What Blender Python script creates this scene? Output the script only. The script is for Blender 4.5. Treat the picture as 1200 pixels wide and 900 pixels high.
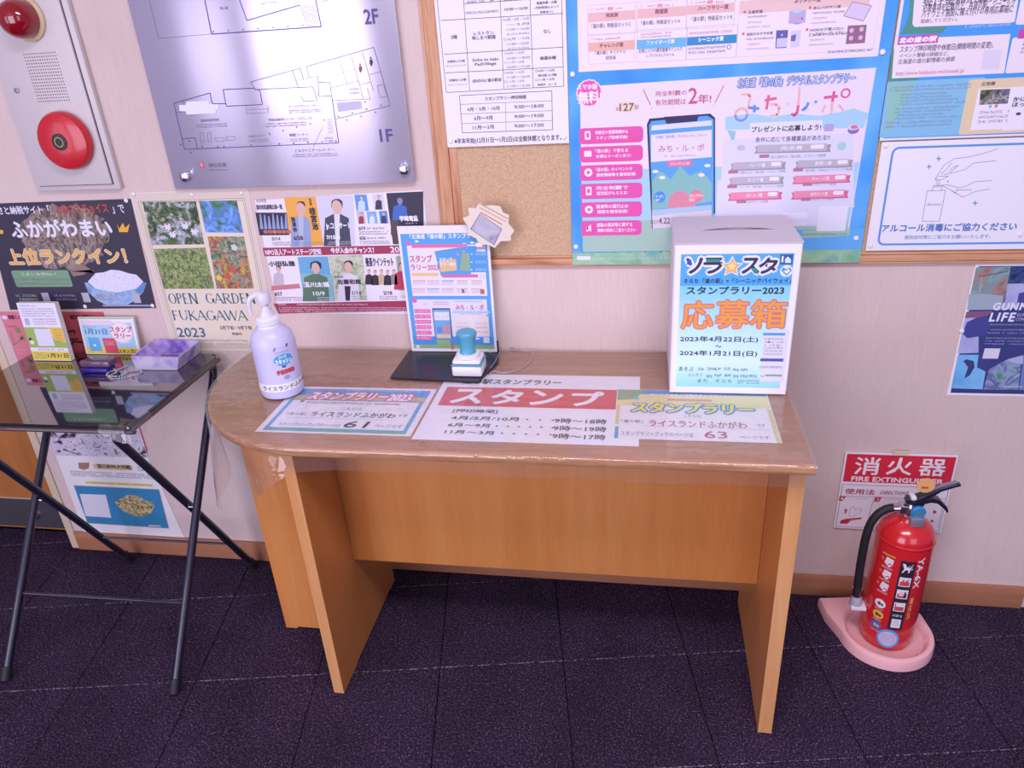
import bpy, bmesh, math, random
import numpy as np
from mathutils import Vector, Matrix
random.seed(7)
C = bpy.context.scene.collection
for o in list(bpy.data.objects): bpy.data.objects.remove(o)

# ------------------------------------------------------------------ camera
F, PITCH, YAW, ROLL, CD, CH = 870.29, .453, -.19, -.0656, 1.66706, 1.44758
def cam_axes():
    cy, sy = math.cos(YAW), math.sin(YAW)
    fwd = np.array([sy, cy, 0.]); right = np.array([cy, -sy, 0.]); up = np.array([0, 0, 1.])
    c, s = math.cos(PITCH), math.sin(PITCH)
    f2 = fwd*c - up*s; u2 = up*c + fwd*s
    c, s = math.cos(ROLL), math.sin(ROLL)
    return right*c + u2*s, u2*c - right*s, f2
AR, AU, AF = cam_axes()
CO = np.array([0, -CD, CH])
cd = bpy.data.cameras.new('camera'); cam = bpy.data.objects.new('camera', cd); C.objects.link(cam)
cd.sensor_width = 36; cd.lens = 36*F/1200; cd.clip_start = .02
M = Matrix.Identity(4)
for i in range(3):
    M[i][0] = AR[i]; M[i][1] = AU[i]; M[i][2] = -AF[i]; M[i][3] = CO[i]
cam.matrix_world = M
bpy.context.scene.camera = cam

# ------------------------------------------------------------------ world, lights, exposure
sc = bpy.context.scene
sc.view_settings.view_transform = 'Standard'; sc.view_settings.look = 'None'
sc.view_settings.exposure = -0.26; sc.view_settings.gamma = 1.0
wd = bpy.data.worlds.new('world'); sc.world = wd; wd.use_nodes = True
bg = wd.node_tree.nodes['Background']; bg.inputs[0].default_value = (.60, .53, .92, 1); bg.inputs[1].default_value = .50
def area(name, loc, target, sx, sy, power, col):
    ld = bpy.data.lights.new(name, 'AREA'); ld.shape = 'RECTANGLE'; ld.size = sx; ld.size_y = sy
    ld.energy = power; ld.color = col
    o = bpy.data.objects.new(name, ld); C.objects.link(o); o.location = loc
    o.rotation_euler = (Vector(target)-Vector(loc)).to_track_quat('-Z', 'Y').to_euler()
    return o
area('window_daylight', (-1.95, -4.1, 1.26), (-1.95, 0, 1.26), 2.3, 2.4, 112, (.87, .80, 1.0))
area('sign_reflection_light', (-4.35, -4.1, 1.26), (-4.35, 0, 1.26), 1.4, 2.4, 34, (.86, .80, 1.0))  # added light, gives the left of the metal map a mid-tone reflection
area('fill_light', (1.6, -4.1, 1.6), (1.6, 0, 1.6), 1.8, 2.0, 34, (.90, .84, 1.0))  # added dimmer fill from the right, no known source
area('ceiling_lamp', (.1, -1.5, 2.55), (.1, -1.5, 0), 1.3, .5, 46, (.95, .88, 1.0))

# ------------------------------------------------------------------ plumbing
def hit(px, py, o=(0, 0, 0), n=(0, 1, 0)):
    """point of the plane (o, n) seen at photograph pixel px, py (measuring aid)"""
    d = AR*((px-600)/F) - AU*((py-450)/F) + AF
    o = np.array(o, float); n = np.array(n, float)
    return CO + d*(((o-CO) @ n)/(d @ n))
def srgb(h):
    if isinstance(h, str):
        h = h.lstrip('#'); h = [int(h[i:i+2], 16)/255 for i in (0, 2, 4)]
    return tuple((c/12.92 if c <= .04045 else ((c+.055)/1.055)**2.4) for c in h) + (1,)
MC = {}
def mat(name, col=None, rough=.5, metal=0., spec=.5, coat=0., **kw):
    if name in MC: return MC[name]
    m = bpy.data.materials.new(name); m.use_nodes = True; MC[name] = m
    b = m.node_tree.nodes['Principled BSDF']
    if col is not None: b.inputs['Base Color'].default_value = srgb(col)
    b.inputs['Roughness'].default_value = rough; b.inputs['Metallic'].default_value = metal
    b.inputs['Specular IOR Level'].default_value = spec; b.inputs['Coat Weight'].default_value = coat
    for k, v in kw.items(): b.inputs[k.replace('_', ' ')].default_value = v
    return m
def mix_hex(a, b, t):
    a, b = a.lstrip('#'), b.lstrip('#')
    return '#' + ''.join('%02x' % round(int(a[i:i+2], 16)*(1-t)+int(b[i:i+2], 16)*t) for i in (0, 2, 4))
def luma(c):
    c = c.lstrip('#'); return (int(c[0:2], 16)*.3+int(c[2:4], 16)*.6+int(c[4:6], 16)*.1)/255
def ink(c):
    return mat('ink_'+c.lstrip('#'), mix_hex(c, '#b8aecc', .11), .45, spec=.35)  # lavender mixed into every ink: haze and glare put into the colour
def nd(m, t, **kw):
    n = m.node_tree.nodes.new(t)
    for k, v in kw.items(): setattr(n, k, v)
    return n
def lk(m, a, b): m.node_tree.links.new(a, b)
def coords(m, scale=(1, 1, 1), rot=(0, 0, 0), kind='Object'):
    tc = nd(m, 'ShaderNodeTexCoord'); mp = nd(m, 'ShaderNodeMapping')
    mp.inputs['Scale'].default_value = scale; mp.inputs['Rotation'].default_value = rot
    lk(m, tc.outputs[kind], mp.inputs[0]); return mp.outputs[0]
def ramp(m, fac, stops, interp='LINEAR'):
    r = nd(m, 'ShaderNodeValToRGB'); e = r.color_ramp.elements; r.color_ramp.interpolation = interp
    while len(e) < len(stops): e.new(.5)
    for i, (p, c) in enumerate(stops): e[i].position = p; e[i].color = srgb(c)
    lk(m, fac, r.inputs[0]); return r.outputs[0]
def noise(m, vec, scale, detail=2, rough=.5, dist=0.):
    n = nd(m, 'ShaderNodeTexNoise'); lk(m, vec, n.inputs['Vector'])
    n.inputs['Scale'].default_value = scale; n.inputs['Detail'].default_value = detail
    n.inputs['Roughness'].default_value = rough; n.inputs['Distortion'].default_value = dist
    return n.outputs[0]
def bsdf(m): return m.node_tree.nodes['Principled BSDF']
def bump(m, h, strength=.3, dist=.002):
    b = nd(m, 'ShaderNodeBump'); b.inputs['Strength'].default_value = strength; b.inputs['Distance'].default_value = dist
    lk(m, h, b.inputs['Height']); lk(m, b.outputs[0], bsdf(m).inputs['Normal'])
def photo(name, cols, scale=40, detail=3, dist=.6, stretch=(1, 1, 1), interp='LINEAR'):
    """a printed photograph: mottled colours"""
    if 'print_'+name in MC: return MC['print_'+name]
    m = mat('print_'+name, None, .4, spec=.35)
    v = coords(m, stretch)
    n = noise(m, v, scale, detail+1 if detail > 3 else 2, .66 if detail > 3 else .5, dist)
    k = len(cols)
    c = ramp(m, n, [(.30+.40*i/max(1, k-1), cols[i]) for i in range(k)], interp)
    n2 = noise(m, v, scale*3, 3, .7, .3)
    mx = nd(m, 'ShaderNodeMix', data_type='RGBA', blend_type='MULTIPLY'); mx.inputs[0].default_value = .8 if detail > 3 else .08
    lk(m, c, mx.inputs[6]); lk(m, ramp(m, n2, [(.35, '#6c6878'), (.5, '#d8d4dc'), (.62, '#ffffff')]), mx.inputs[7])
    lk(m, mx.outputs[2], bsdf(m).inputs['Base Color']); return m

# ---- materials
def wood(name, a, b, c, axis, scale=1., rough=.35, coat=.15, rings=6.):
    m = mat(name, None, rough, coat=coat)
    sc_ = [14, 14, 14]; sc_[axis] = .9
    v = coords(m, tuple(s*scale for s in sc_))
    n1 = noise(m, v, rings, 6, .62, .5)
    c1 = ramp(m, n1, [(.25, a), (.5, b), (.75, c)])
    sc2 = [160, 160, 160]; sc2[axis] = 5
    v2 = coords(m, tuple(sc2)); n2 = noise(m, v2, 2, 2)
    mx = nd(m, 'ShaderNodeMix', data_type='RGBA', blend_type='MULTIPLY'); mx.inputs[0].default_value = .18
    lk(m, c1, mx.inputs[6]); lk(m, ramp(m, n2, [(.3, '#c8c0b8'), (.7, '#ffffff')]), mx.inputs[7])
    lk(m, mx.outputs[2], bsdf(m).inputs['Base Color']); bump(m, n2, .08, .0005); return m
W_PANEL = wood('beech_panel', '#d08444', '#d88e4c', '#df9a58', 2, .6, .38, .1, 2.)
W_SIDE = wood('beech_side', '#c47c42', '#ca8349', '#d08b52', 2, .6, .38, .1, 2.)
W_EDGE = wood('beech_edge', '#d2935a', '#daa068', '#e4b07c', 2, .8, .42, .05, 3.)
W_TOP = wood('oak_desktop', '#98694c', '#a87858', '#b88a6a', 0, 1.2, .35, .1, 3.)
W_LIP = wood('oak_lip', '#96603a', '#b67e50', '#d6a474', 0, 2.2, .35, .2, 5.)
W_FRAME = wood('pine_frame', '#a0603e', '#d09a74', '#e0b294', 0, 1.0, .5, 0, 5.)
W_FRAMEV = wood('pine_frame_upright', '#a0603e', '#d09a74', '#e0b294', 2, 1.0, .5, 0, 5.)
W_BASE = wood('baseboard_wood', '#a8704e', '#b0785a', '#ba8462', 0, .8, .5, 0, 3.)
W_DOOR = wood('door_wood', '#a5662e', '#b0703a', '#ba7c44', 2, .5, .4, .1, 2.)

M_WALL = mat('wallpaper', None, .8, spec=.2)
v = coords(M_WALL, (1, 1, .045))
n1 = noise(M_WALL, v, 260, 3, .7); n0 = noise(M_WALL, coords(M_WALL), 2.2, 2)
n3 = noise(M_WALL, coords(M_WALL, (1, 1, .6)), 500, 2)
cc = ramp(M_WALL, n1, [(.3, '#d6c3be'), (.7, '#dfcdc8')])
mx = nd(M_WALL, 'ShaderNodeMix', data_type='RGBA', blend_type='MULTIPLY'); mx.inputs[0].default_value = 1
lk(M_WALL, cc, mx.inputs[6]); lk(M_WALL, ramp(M_WALL, n0, [(.3, '#f4f0f0'), (.7, '#ffffff')]), mx.inputs[7])
lk(M_WALL, mx.outputs[2], bsdf(M_WALL).inputs['Base Color'])
ad = nd(M_WALL, 'ShaderNodeMath', operation='ADD'); lk(M_WALL, n1, ad.inputs[0]); lk(M_WALL, n3, ad.inputs[1])
bump(M_WALL, ad.outputs[0], .16, .002)

M_CARPET = mat('carpet', None, .95, spec=.1)
v = coords(M_CARPET)
n = noise(M_CARPET, v, 230, 3, .8, .4)
c1 = ramp(M_CARPET, n, [(.34, '#1b152c'), (.50, '#342946'), (.58, '#503f54'), (.68, '#987a78')])
n2 = noise(M_CARPET, v, 5, 3)
mx = nd(M_CARPET, 'ShaderNodeMix', data_type='RGBA', blend_type='MULTIPLY'); mx.inputs[0].default_value = 1
lk(M_CARPET, c1, mx.inputs[6]); lk(M_CARPET, ramp(M_CARPET, n2, [(.3, '#d8d8d8'), (.7, '#ffffff')]), mx.inputs[7])
lk(M_CARPET, mx.outputs[2], bsdf(M_CARPET).inputs['Base Color']); bump(M_CARPET, n, .7, .004)
M_TILEEDGE = mat('carpet_edge', None, .95, spec=.1)  # paler mottled strip on the tile edges that run one way
n = noise(M_TILEEDGE, coords(M_TILEEDGE), 150, 2, .7)
lk(M_TILEEDGE, ramp(M_TILEEDGE, n, [(.46, '#34283a'), (.62, '#8c7c90')]), bsdf(M_TILEEDGE).inputs['Base Color'])

M_CORK = mat('cork', None, .9, spec=.1)
n = noise(M_CORK, coords(M_CORK), 420, 3, .7)
lk(M_CORK, ramp(M_CORK, n, [(.3, '#b48f6e'), (.5, '#c9a988'), (.7, '#d9bd9f')]), bsdf(M_CORK).inputs['Base Color']); bump(M_CORK, n, .3, .001)
M_CREAM = mat('cream_paint', '#dccaae', .5)
M_WHITEMETAL = mat('painted_steel', '#cdc6c6', .4)
M_WHITEPLA = mat('white_plastic', '#e8e6ea', .3)
M_STEEL = mat('brushed_steel', '#8c8a92', .35, metal=.85)
M_CHROME = mat('chrome', '#cfcfd6', .15, metal=1.)
M_BLACKMET = mat('black_enamel', '#1e1e34', .28, spec=.6, coat=.3)
M_RUBBER = mat('black_rubber', '#1b1a22', .6)
M_BLACKPLA = mat('black_plastic', '#181620', .35)
M_RED = mat('red_enamel', '#d0242c', .22, coat=.6)
M_LENS = mat('red_lens', '#8c0718', .12, coat=.8)
M_PINKPLA = mat('pink_plastic', '#f4bcc0', .5)
M_PAPER = ink('#f2f0f0')
M_LAM = mat('laminate', '#efedf0', .25, spec=.5)

m = M_SIGN = mat('brushed_aluminium', '#cfc9dc', .27, metal=.62, Anisotropic=.9, Anisotropic_Rotation=.25)
tg = nd(m, 'ShaderNodeTangent', direction_type='RADIAL', axis='Z'); lk(m, tg.outputs[0], bsdf(m).inputs['Tangent'])

def clear_mat(name, tint='#ffffff', rough=.04, milky=.03, wr=0, ior=1.45, scale=6., milk='#ffffff'):
    m = bpy.data.materials.new(name); m.use_nodes = True; nt = m.node_tree; nt.nodes.clear()
    out = nd(m, 'ShaderNodeOutputMaterial'); tr = nd(m, 'ShaderNodeBsdfTransparent'); gl = nd(m, 'ShaderNodeBsdfGlossy')
    tr.inputs[0].default_value = srgb(tint); gl.inputs['Roughness'].default_value = rough
    ge = nd(m, 'ShaderNodeNewGeometry'); dt = nd(m, 'ShaderNodeVectorMath', operation='DOT_PRODUCT')
    lk(m, ge.outputs['Normal'], dt.inputs[0]); lk(m, ge.outputs['Incoming'], dt.inputs[1])
    ab = nd(m, 'ShaderNodeMath', operation='ABSOLUTE'); lk(m, dt.outputs['Value'], ab.inputs[0])
    iv = nd(m, 'ShaderNodeMath', operation='SUBTRACT'); iv.inputs[0].default_value = 1; lk(m, ab.outputs[0], iv.inputs[1])
    pw = nd(m, 'ShaderNodeMath', operation='POWER'); lk(m, iv.outputs[0], pw.inputs[0]); pw.inputs[1].default_value = 4.5
    f0 = ((ior-1)/(ior+1))**2*2.4
    fr = nd(m, 'ShaderNodeMath', operation='MULTIPLY_ADD'); lk(m, pw.outputs[0], fr.inputs[0]); fr.inputs[1].default_value = 1-f0; fr.inputs[2].default_value = f0
    mx = nd(m, 'ShaderNodeMixShader'); lk(m, fr.outputs[0], mx.inputs[0]); lk(m, tr.outputs[0], mx.inputs[1]); lk(m, gl.outputs[0], mx.inputs[2])
    df = nd(m, 'ShaderNodeBsdfDiffuse'); df.inputs[0].default_value = srgb(milk)
    m2 = nd(m, 'ShaderNodeMixShader'); m2.inputs[0].default_value = milky
    lk(m, mx.outputs[0], m2.inputs[1]); lk(m, df.outputs[0], m2.inputs[2]); lk(m, m2.outputs[0], out.inputs[0])
    if wr:
        b = nd(m, 'ShaderNodeBump'); b.inputs['Strength'].default_value = wr; b.inputs['Distance'].default_value = .01
        h = noise(m, coords(m, (1, 1.6, 1)), scale, 3, .5, 1.2); lk(m, h, b.inputs['Height'])
        lk(m, b.outputs[0], gl.inputs['Normal']); lk(m, b.outputs[0], dt.inputs[0])
    return m
M_VINYL = clear_mat('clear_vinyl', '#ffffff', .05, .04, .45, 1.45, 9.)
M_FILM = clear_mat('clear_film', '#fafafa', .08, .03, 0)
M_FROST = clear_mat('frosted_plastic', '#d9d2f4', .25, .5, 0, milk='#e4dcff')
M_FROSTV = clear_mat('violet_stained_plastic', '#b8a0e8', .25, .5, 0, milk='#a58cdc')

# ---- mesh helpers
def obj(name, bm, m, parent=None, smooth=False):
    me = bpy.data.meshes.new(name)
    if isinstance(bm, bmesh.types.BMesh):
        bmesh.ops.recalc_face_normals(bm, faces=bm.faces[:]); bm.to_mesh(me); bm.free()
    o = bpy.data.objects.new(name, me); C.objects.link(o)
    for k in (m if isinstance(m, (list, tuple)) else [m]): me.materials.append(k)
    if smooth:
        for p in me.polygons: p.use_smooth = True
        try: me.set_sharp_from_angle(angle=math.radians(35))
        except Exception: pass
    if parent is not None: o.parent = parent
    return o
def thing(name, label, cat, loc=(0, 0, 0), group=None):
    o = bpy.data.objects.new(name, None); C.objects.link(o); o.location = loc; o.empty_display_size = .05
    return tag(o, label, cat, group)
def tag(o, label, cat, group=None):
    o['label'] = label; o['category'] = cat
    if group: o['group'] = group
    return o
def struct(o): o['kind'] = 'structure'; return o
def bx(bm, x0, x1, y0, y1, z0, z1, mi=0, bev=0, seg=2):
    r = bmesh.ops.create_cube(bm, size=1)
    for v in r['verts']:
        v.co = Vector((x0+(v.co.x+.5)*(x1-x0), y0+(v.co.y+.5)*(y1-y0), z0+(v.co.z+.5)*(z1-z0)))
    fs = set(f for v in r['verts'] for f in v.link_faces)
    for f in fs: f.material_index = mi
    if bev:
        es = set(e for v in r['verts'] for e in v.link_edges)
        rr = bmesh.ops.bevel(bm, geom=list(es), offset=bev, segments=seg, affect='EDGES', profile=.5)
        for f in rr['faces']: f.material_index = mi
    return r
def box(name, x0, x1, y0, y1, z0, z1, m, parent=None, bev=0, origin=(0, 0, 0), seg=2):
    bm = bmesh.new(); ox, oy, oz = origin
    bx(bm, x0-ox, x1-ox, y0-oy, y1-oy, z0-oz, z1-oz, 0, bev, seg)
    return obj(name, bm, m, parent, smooth=bool(bev))
def lathe(bm, prof, seg=40, center=(0, 0, 0), axis='Z', mi=0):
    rings = []
    for r, z in prof:
        ring = []
        if r < 1e-6:
            ring = [None]; p = (0, 0, z)
        pts = []
        for i in range(seg if r >= 1e-6 else 1):
            a = 2*math.pi*i/seg; x, y = r*math.cos(a), r*math.sin(a)
            p = (x, y, z) if axis == 'Z' else ((x, -z, y) if axis == '-Y' else (z, x, y))
            pts.append(bm.verts.new(Vector(p)+Vector(center)))
        rings.append(pts)
    for a, b in zip(rings, rings[1:]):
        n = max(len(a), len(b))
        for i in range(n):
            j = (i+1) % n
            vs = []
            if len(a) > 1: vs += [a[i], a[j]]
            else: vs += [a[0]]
            if len(b) > 1: vs += [b[j], b[i]]
            else: vs += [b[0]]
            try: f = bm.faces.new(vs); f.material_index = mi
            except Exception: pass
def tube(bm, pts, r, seg=10, mi=0, cap=True, closed=False):
    pts = [Vector(p) for p in pts]; n = len(pts); rings = []
    t0 = (pts[1]-pts[0]).normalized(); up = Vector((0, 0, 1)) if abs(t0.z) < .9 else Vector((1, 0, 0))
    nrm = t0.cross(up).normalized()
    for i, p in enumerate(pts):
        if closed: t = (pts[(i+1) % n]-pts[i-1]).normalized()
        else: t = (pts[min(i+1, n-1)]-pts[max(i-1, 0)]).normalized()
        nrm = (nrm - t*nrm.dot(t)).normalized(); b = t.cross(nrm)
        rr = r[i] if isinstance(r, (list, tuple)) else r
        rings.append([bm.verts.new(p+(nrm*math.cos(2*math.pi*k/seg)+b*math.sin(2*math.pi*k/seg))*rr) for k in range(seg)])
    for i in range(n if closed else n-1):
        a, b = rings[i], rings[(i+1) % n]
        for k in range(seg):
            f = bm.faces.new([a[k], a[(k+1) % seg], b[(k+1) % seg], b[k]]); f.material_index = mi
    if cap and not closed:
        for rg in (rings[0], rings[-1]):
            f = bm.faces.new(rg); f.material_index = mi
def spline(P, n=8):
    P = [Vector(p) for p in P]; out = []
    Q = [P[0]*2-P[1]] + P + [P[-1]*2-P[-2]]
    for i in range(1, len(Q)-2):
        for k in range(n):
            t = k/n; a, b, c, d = Q[i-1], Q[i], Q[i+1], Q[i+2]
            out.append(.5*((2*b)+(-a+c)*t+(2*a-5*b+4*c-d)*t*t+(-a+3*b-3*c+d)*t**3))
    out.append(P[-1]); return out

# ---- lettering: glyph outlines of Blender's own built-in font as flat ink
_tc = bpy.data.curves.new('lettering', 'FONT'); _to = bpy.data.objects.new('lettering', _tc); C.objects.link(_to)
_tc.resolution_u = 2; _tcache = {}
def glyphs(s, spacing=1.0, off=0.):
    off = round(off/.006)*.006; k = (s, spacing, off)
    if k in _tcache: return _tcache[k]
    _tc.body = s; _tc.space_character = spacing; _tc.size = 1; _tc.offset = off
    dg = bpy.context.evaluated_depsgraph_get(); dg.update()
    ev = _to.evaluated_get(dg); me = ev.to_mesh()
    n = len(me.vertices); V = np.zeros(n*3); me.vertices.foreach_get('co', V); V = V.reshape(-1, 3)[:, :2]
    Fs = [tuple(p.vertices) for p in me.polygons]
    ev.to_mesh_clear(); _tcache[k] = (V, Fs); return V, Fs

LH = .00016
class Sheet:
    """a flat printed sheet: box plus layers of ink, all one mesh. Coordinates: photograph pixels turned into points of its plane, or (u, v) metres"""
    def __init__(s, o, U, V, N, px=True, fn=None):
        s.o = np.array(o, float); s.U = np.array(U, float); s.V = np.array(V, float); s.N = np.array(N, float)
        s.px = px; s.fn = fn; s.verts = []; s.faces = []; s.mi = []; s.mats = []; s.lift = 0
    def m(s, c):
        k = c if not isinstance(c, str) else ink(c)
        if k not in s.mats: s.mats.append(k)
        return s.mats.index(k)
    def p(s, x, y):
        if not s.px: return (x, y)
        h = hit(x, y, s.o, s.N) - s.o
        return (h @ s.U, h @ s.V)
    def put(s, uv, faces, col, L):
        b = len(s.verts)
        for u, v in uv:
            if s.fn: s.verts.append(s.fn(u, v, L*LH+s.lift))
            else: s.verts.append(tuple(s.o + s.U*u + s.V*v + s.N*(L*LH+s.lift)))
        mi = s.m(col)
        for f in faces: s.faces.append([b+i for i in f]); s.mi.append(mi)
    def poly(s, pts, col, L=1):
        q = [s.p(*a) for a in pts]
        ar = sum(q[i-1][0]*q[i][1]-q[i][0]*q[i-1][1] for i in range(len(q)))
        if ar < 0: q = q[::-1]
        s.put(q, [list(range(len(q)))], col, L)
    def uvrect(s, x0, y0, x1, y1):
        a = s.p(x0, y0); b = s.p(x1, y1)
        return min(a[0], b[0]), min(a[1], b[1]), max(a[0], b[0]), max(a[1], b[1])
    def rect(s, x0, y0, x1, y1, col, L=1, r=0, n=1):
        u0, v0, u1, v1 = s.uvrect(x0, y0, x1, y1)
        if r:
            r = min(r, (u1-u0)/2, (v1-v0)/2)
            q = []
            for cx, cy, a0 in ((u1-r, v0+r, -90), (u1-r, v1-r, 0), (u0+r, v1-r, 90), (u0+r, v0+r, 180)):
                for k in range(6):
                    a = math.radians(a0+k*18); q.append((cx+r*math.cos(a), cy+r*math.sin(a)))
            s.put(q, [list(range(len(q)))], col, L)
        else:
            if s.fn: n = max(n, int((u1-u0)/.006)+1)
            q = []
            for i in range(n+1): u = u0+(u1-u0)*i/n; q += [(u, v0), (u, v1)]
            s.put(q, [[2*i, 2*i+2, 2*i+3, 2*i+1] for i in range(n)], col, L)
    def frame(s, x0, y0, x1, y1, w, col, L=1):
        u0, v0, u1, v1 = s.uvrect(x0, y0, x1, y1)
        o = [(u0, v0), (u1, v0), (u1, v1), (u0, v1)]; i = [(u0+w, v0+w), (u1-w, v0+w), (u1-w, v1-w), (u0+w, v1-w)]
        s.put(o+i, [[k, (k+1) % 4, 4+(k+1) % 4, 4+k] for k in range(4)], col, L)
    def line(s, pts, w, col, L=2):
        q = [s.p(*a) for a in pts]
        for a, b in zip(q, q[1:]):
            d = math.hypot(b[0]-a[0], b[1]-a[1]) or 1e-9; nx, ny = -(b[1]-a[1])/d*w/2, (b[0]-a[0])/d*w/2
            s.put([(a[0]-nx, a[1]-ny), (b[0]-nx, b[1]-ny), (b[0]+nx, b[1]+ny), (a[0]+nx, a[1]+ny)], [[0, 1, 2, 3]], col, L)
    def disc(s, x, y, r, col, L=2, ry=None, n=24, wob=0, k=10):
        u, v = s.p(x, y); ry = ry or r; N = n if not wob else k*4
        if s.fn:
            q = []
            for i in range(17): a = math.pi*i/16; q += [(u-r*math.cos(a), v-ry*math.sin(a)), (u-r*math.cos(a), v+ry*math.sin(a))]
            s.put(q, [[2*i, 2*i+2, 2*i+3, 2*i+1] for i in range(16)], col, L); return
        s.put([(u+r*(1+wob*math.cos(k*2*math.pi*i/N))*math.cos(2*math.pi*i/N), v+ry*(1+wob*math.cos(k*2*math.pi*i/N))*math.sin(2*math.pi*i/N)) for i in range(N)], [list(range(N))], col, L)
    def ring(s, x, y, r, w, col, L=2, n=24, a0=0, a1=360):
        u, v = s.p(x, y); q = []
        for i in range(n+1):
            a = math.radians(a0+(a1-a0)*i/n); q += [(u+(r-w)*math.cos(a), v+(r-w)*math.sin(a)), (u+r*math.cos(a), v+r*math.sin(a))]
        s.put(q, [[2*i, 2*i+1, 2*i+3, 2*i+2] for i in range(n)], col, L)
    def text(s, t, x0, y0, x1, y1, col, L=4, bold=0., shear=0., outline=None, ow=.0, rot=0, spacing=1.0, keep=False):
        """fit the inked text into the rectangle"""
        V, Fs = glyphs(t, spacing)
        if len(V) == 0: return
        def shape(V):
            V = V.copy()
            if shear: V[:, 0] += V[:, 1]*shear
            if rot:
                c, d = math.cos(math.radians(rot)), math.sin(math.radians(rot))
                V = np.stack([V[:, 0]*c-V[:, 1]*d, V[:, 0]*d+V[:, 1]*c], 1)
            return V
        V = shape(V)
        mn, mx_ = V.min(0), V.max(0); sz = np.maximum(mx_-mn, 1e-6)
        u0, v0, u1, v1 = s.textbox(x0, y0, x1, y1)
        k = np.array([(u1-u0)/sz[0], (v1-v0)/sz[1]]); kk = math.sqrt(k[0]*k[1])
        if v1-v0 < .0095 and luma(col) < .6: col = mix_hex(col, '#d8d0e6', .30)
        Q = (V-mn)*k + np.array([u0, v0])
        if outline and ow:
            for a in range(8):
                s.put((Q+(ow+bold)*np.array([math.cos(a*math.pi/4), math.sin(a*math.pi/4)])).tolist(), Fs, outline, L-.9+a*.1)
        if bold:
            for i, (dx, dy) in enumerate(((-1, 0), (1, 0), (0, 1), (0, -1))): s.put((Q+np.array([dx, dy])*bold*.8).tolist(), Fs, col, L+i*.14)
        s.put(Q.tolist(), Fs, col, L+.56)
    def textbox(s, x0, y0, x1, y1):
        """rows of print run aslant in the photograph: take the slant off the measured box"""
        if s.px and s.N[2] < .9:
            cx, cy = (x0+x1)/2, (y0+y1)/2; h = hit(cx, cy, s.o, s.N); h2 = h+s.U*.05
            def pj(p): d = p-CO; return (600+F*(d @ AR)/(d @ AF), 450-F*(d @ AU)/(d @ AF))
            a, b = pj(h), pj(h2); m_ = -(b[1]-a[1])/(b[0]-a[0]); a_ = max(-.30*abs(y1-y0), min(.30*abs(y1-y0), m_*.7*(x1-x0)))
            if a_ > 0: y0 += a_; y1 -= a_
            else: pass
        elif s.px:
            h_ = abs(y1-y0); y1 += min(.30*h_, .02*(x1-x0))
        return s.uvrect(x0, y0, x1, y1)
    def vtext(s, t, x0, y0, x1, y1, col, L=4, bold=0., outline=None, ow=0):
        s.text('\n'.join(t), x0, y0, x1, y1, col, L, bold, 0, outline, ow)
    def greek(s, x0, y0, x1, y1, col, rows=1, n=20, L=3, fill=.8, ragged=0.):
        """lines of print too small to read in the photograph"""
        u0, v0, u1, v1 = s.textbox(x0, y0, x1, y1); rh = (v1-v0)/rows; q = []; f = []
        if luma(col) < .6: col = mix_hex(col, '#d8d0e6', .35)
        for r in range(rows):
            m_ = int(n*(1-ragged*random.random())); cw = (u1-u0)/n
            for i in range(m_):
                if random.random() < .06: continue
                a = u0+i*cw; b = v1-(r+1)*rh+rh*.22; h = rh*.56
                for (e0, g0, e1, g1) in random.sample([(0, 0, .8, .16), (0, .84, .8, 1), (0, .42, .8, .58), (0, 0, .18, 1), (.3, 0, .48, 1), (.62, 0, .8, 1)], 3):
                    k = len(q); q += [(a+cw*e0, b+h*g0), (a+cw*e1, b+h*g0), (a+cw*e1, b+h*g1), (a+cw*e0, b+h*g1)]; f.append([k, k+1, k+2, k+3])
        s.put(q, f, col, L)
    def base(s, x0, y0, x1, y1, col, th=.0004, mode='rect'):
        u0, v0, u1, v1 = s.uvrect(x0, y0, x1, y1); s.slab([(u0, v0), (u1, v0), (u1, v1), (u0, v1)], col, th)
    def slab(s, q, col, th=.0004):
        n = len(q); b = len(s.verts); mi = s.m(col)
        for h in (0, -th):
            for u, v in q:
                s.verts.append(s.fn(u, v, h) if s.fn else tuple(s.o+s.U*u+s.V*v+s.N*h))
        s.faces.append([b+i for i in range(n)]); s.mi.append(mi); s.faces.append([b+n+i for i in range(n)][::-1]); s.mi.append(mi)
        for i in range(n): s.faces.append([b+i, b+n+i, b+n+(i+1) % n, b+(i+1) % n]); s.mi.append(mi)
    def build(s, name, label=None, cat=None, parent=None, group=None, origin=None):
        me = bpy.data.meshes.new(name)
        org = np.array(origin if origin is not None else (s.o if not s.fn else (0, 0, 0)), float)
        if parent is not None: org = np.zeros(3)
        me.from_pydata([tuple(np.array(v)-org) for v in s.verts], [], s.faces)
        for k in s.mats: me.materials.append(k)
        me.polygons.foreach_set('material_index', s.mi)
        o = bpy.data.objects.new(name, me); C.objects.link(o); o.location = org
        if parent is not None: o.parent = parent; o.matrix_parent_inverse = parent.matrix_basis.inverted()
        if label: tag(o, label, cat, group)
        return o
    def pin(s, x, y, parent, r=.006, h=.005, name='pin', m=None):
        u, v = s.p(x, y); c = s.o+s.U*u+s.V*v
        bm = bmesh.new(); lathe(bm, [(0, 0), (r*.8, 0), (r, h*.4), (r*.8, h*.9), (r*.4, h), (0, h)], 16, tuple(c - parent.location if True else c), '-Y')
        return obj(name, bm, m or M_WHITEPLA, parent, True)
X, Z = (1, 0, 0), (0, 0, 1)
def wall_sheet(y=-.0015): return Sheet((0, y, 0), X, Z, (0, -1, 0))
def flat_sheet(z): return Sheet((0, 0, z), X, (0, 1, 0), Z)
# NOTE pin lathe with '-Y' axis maps +z of the profile to -y (out of the wall)

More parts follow.
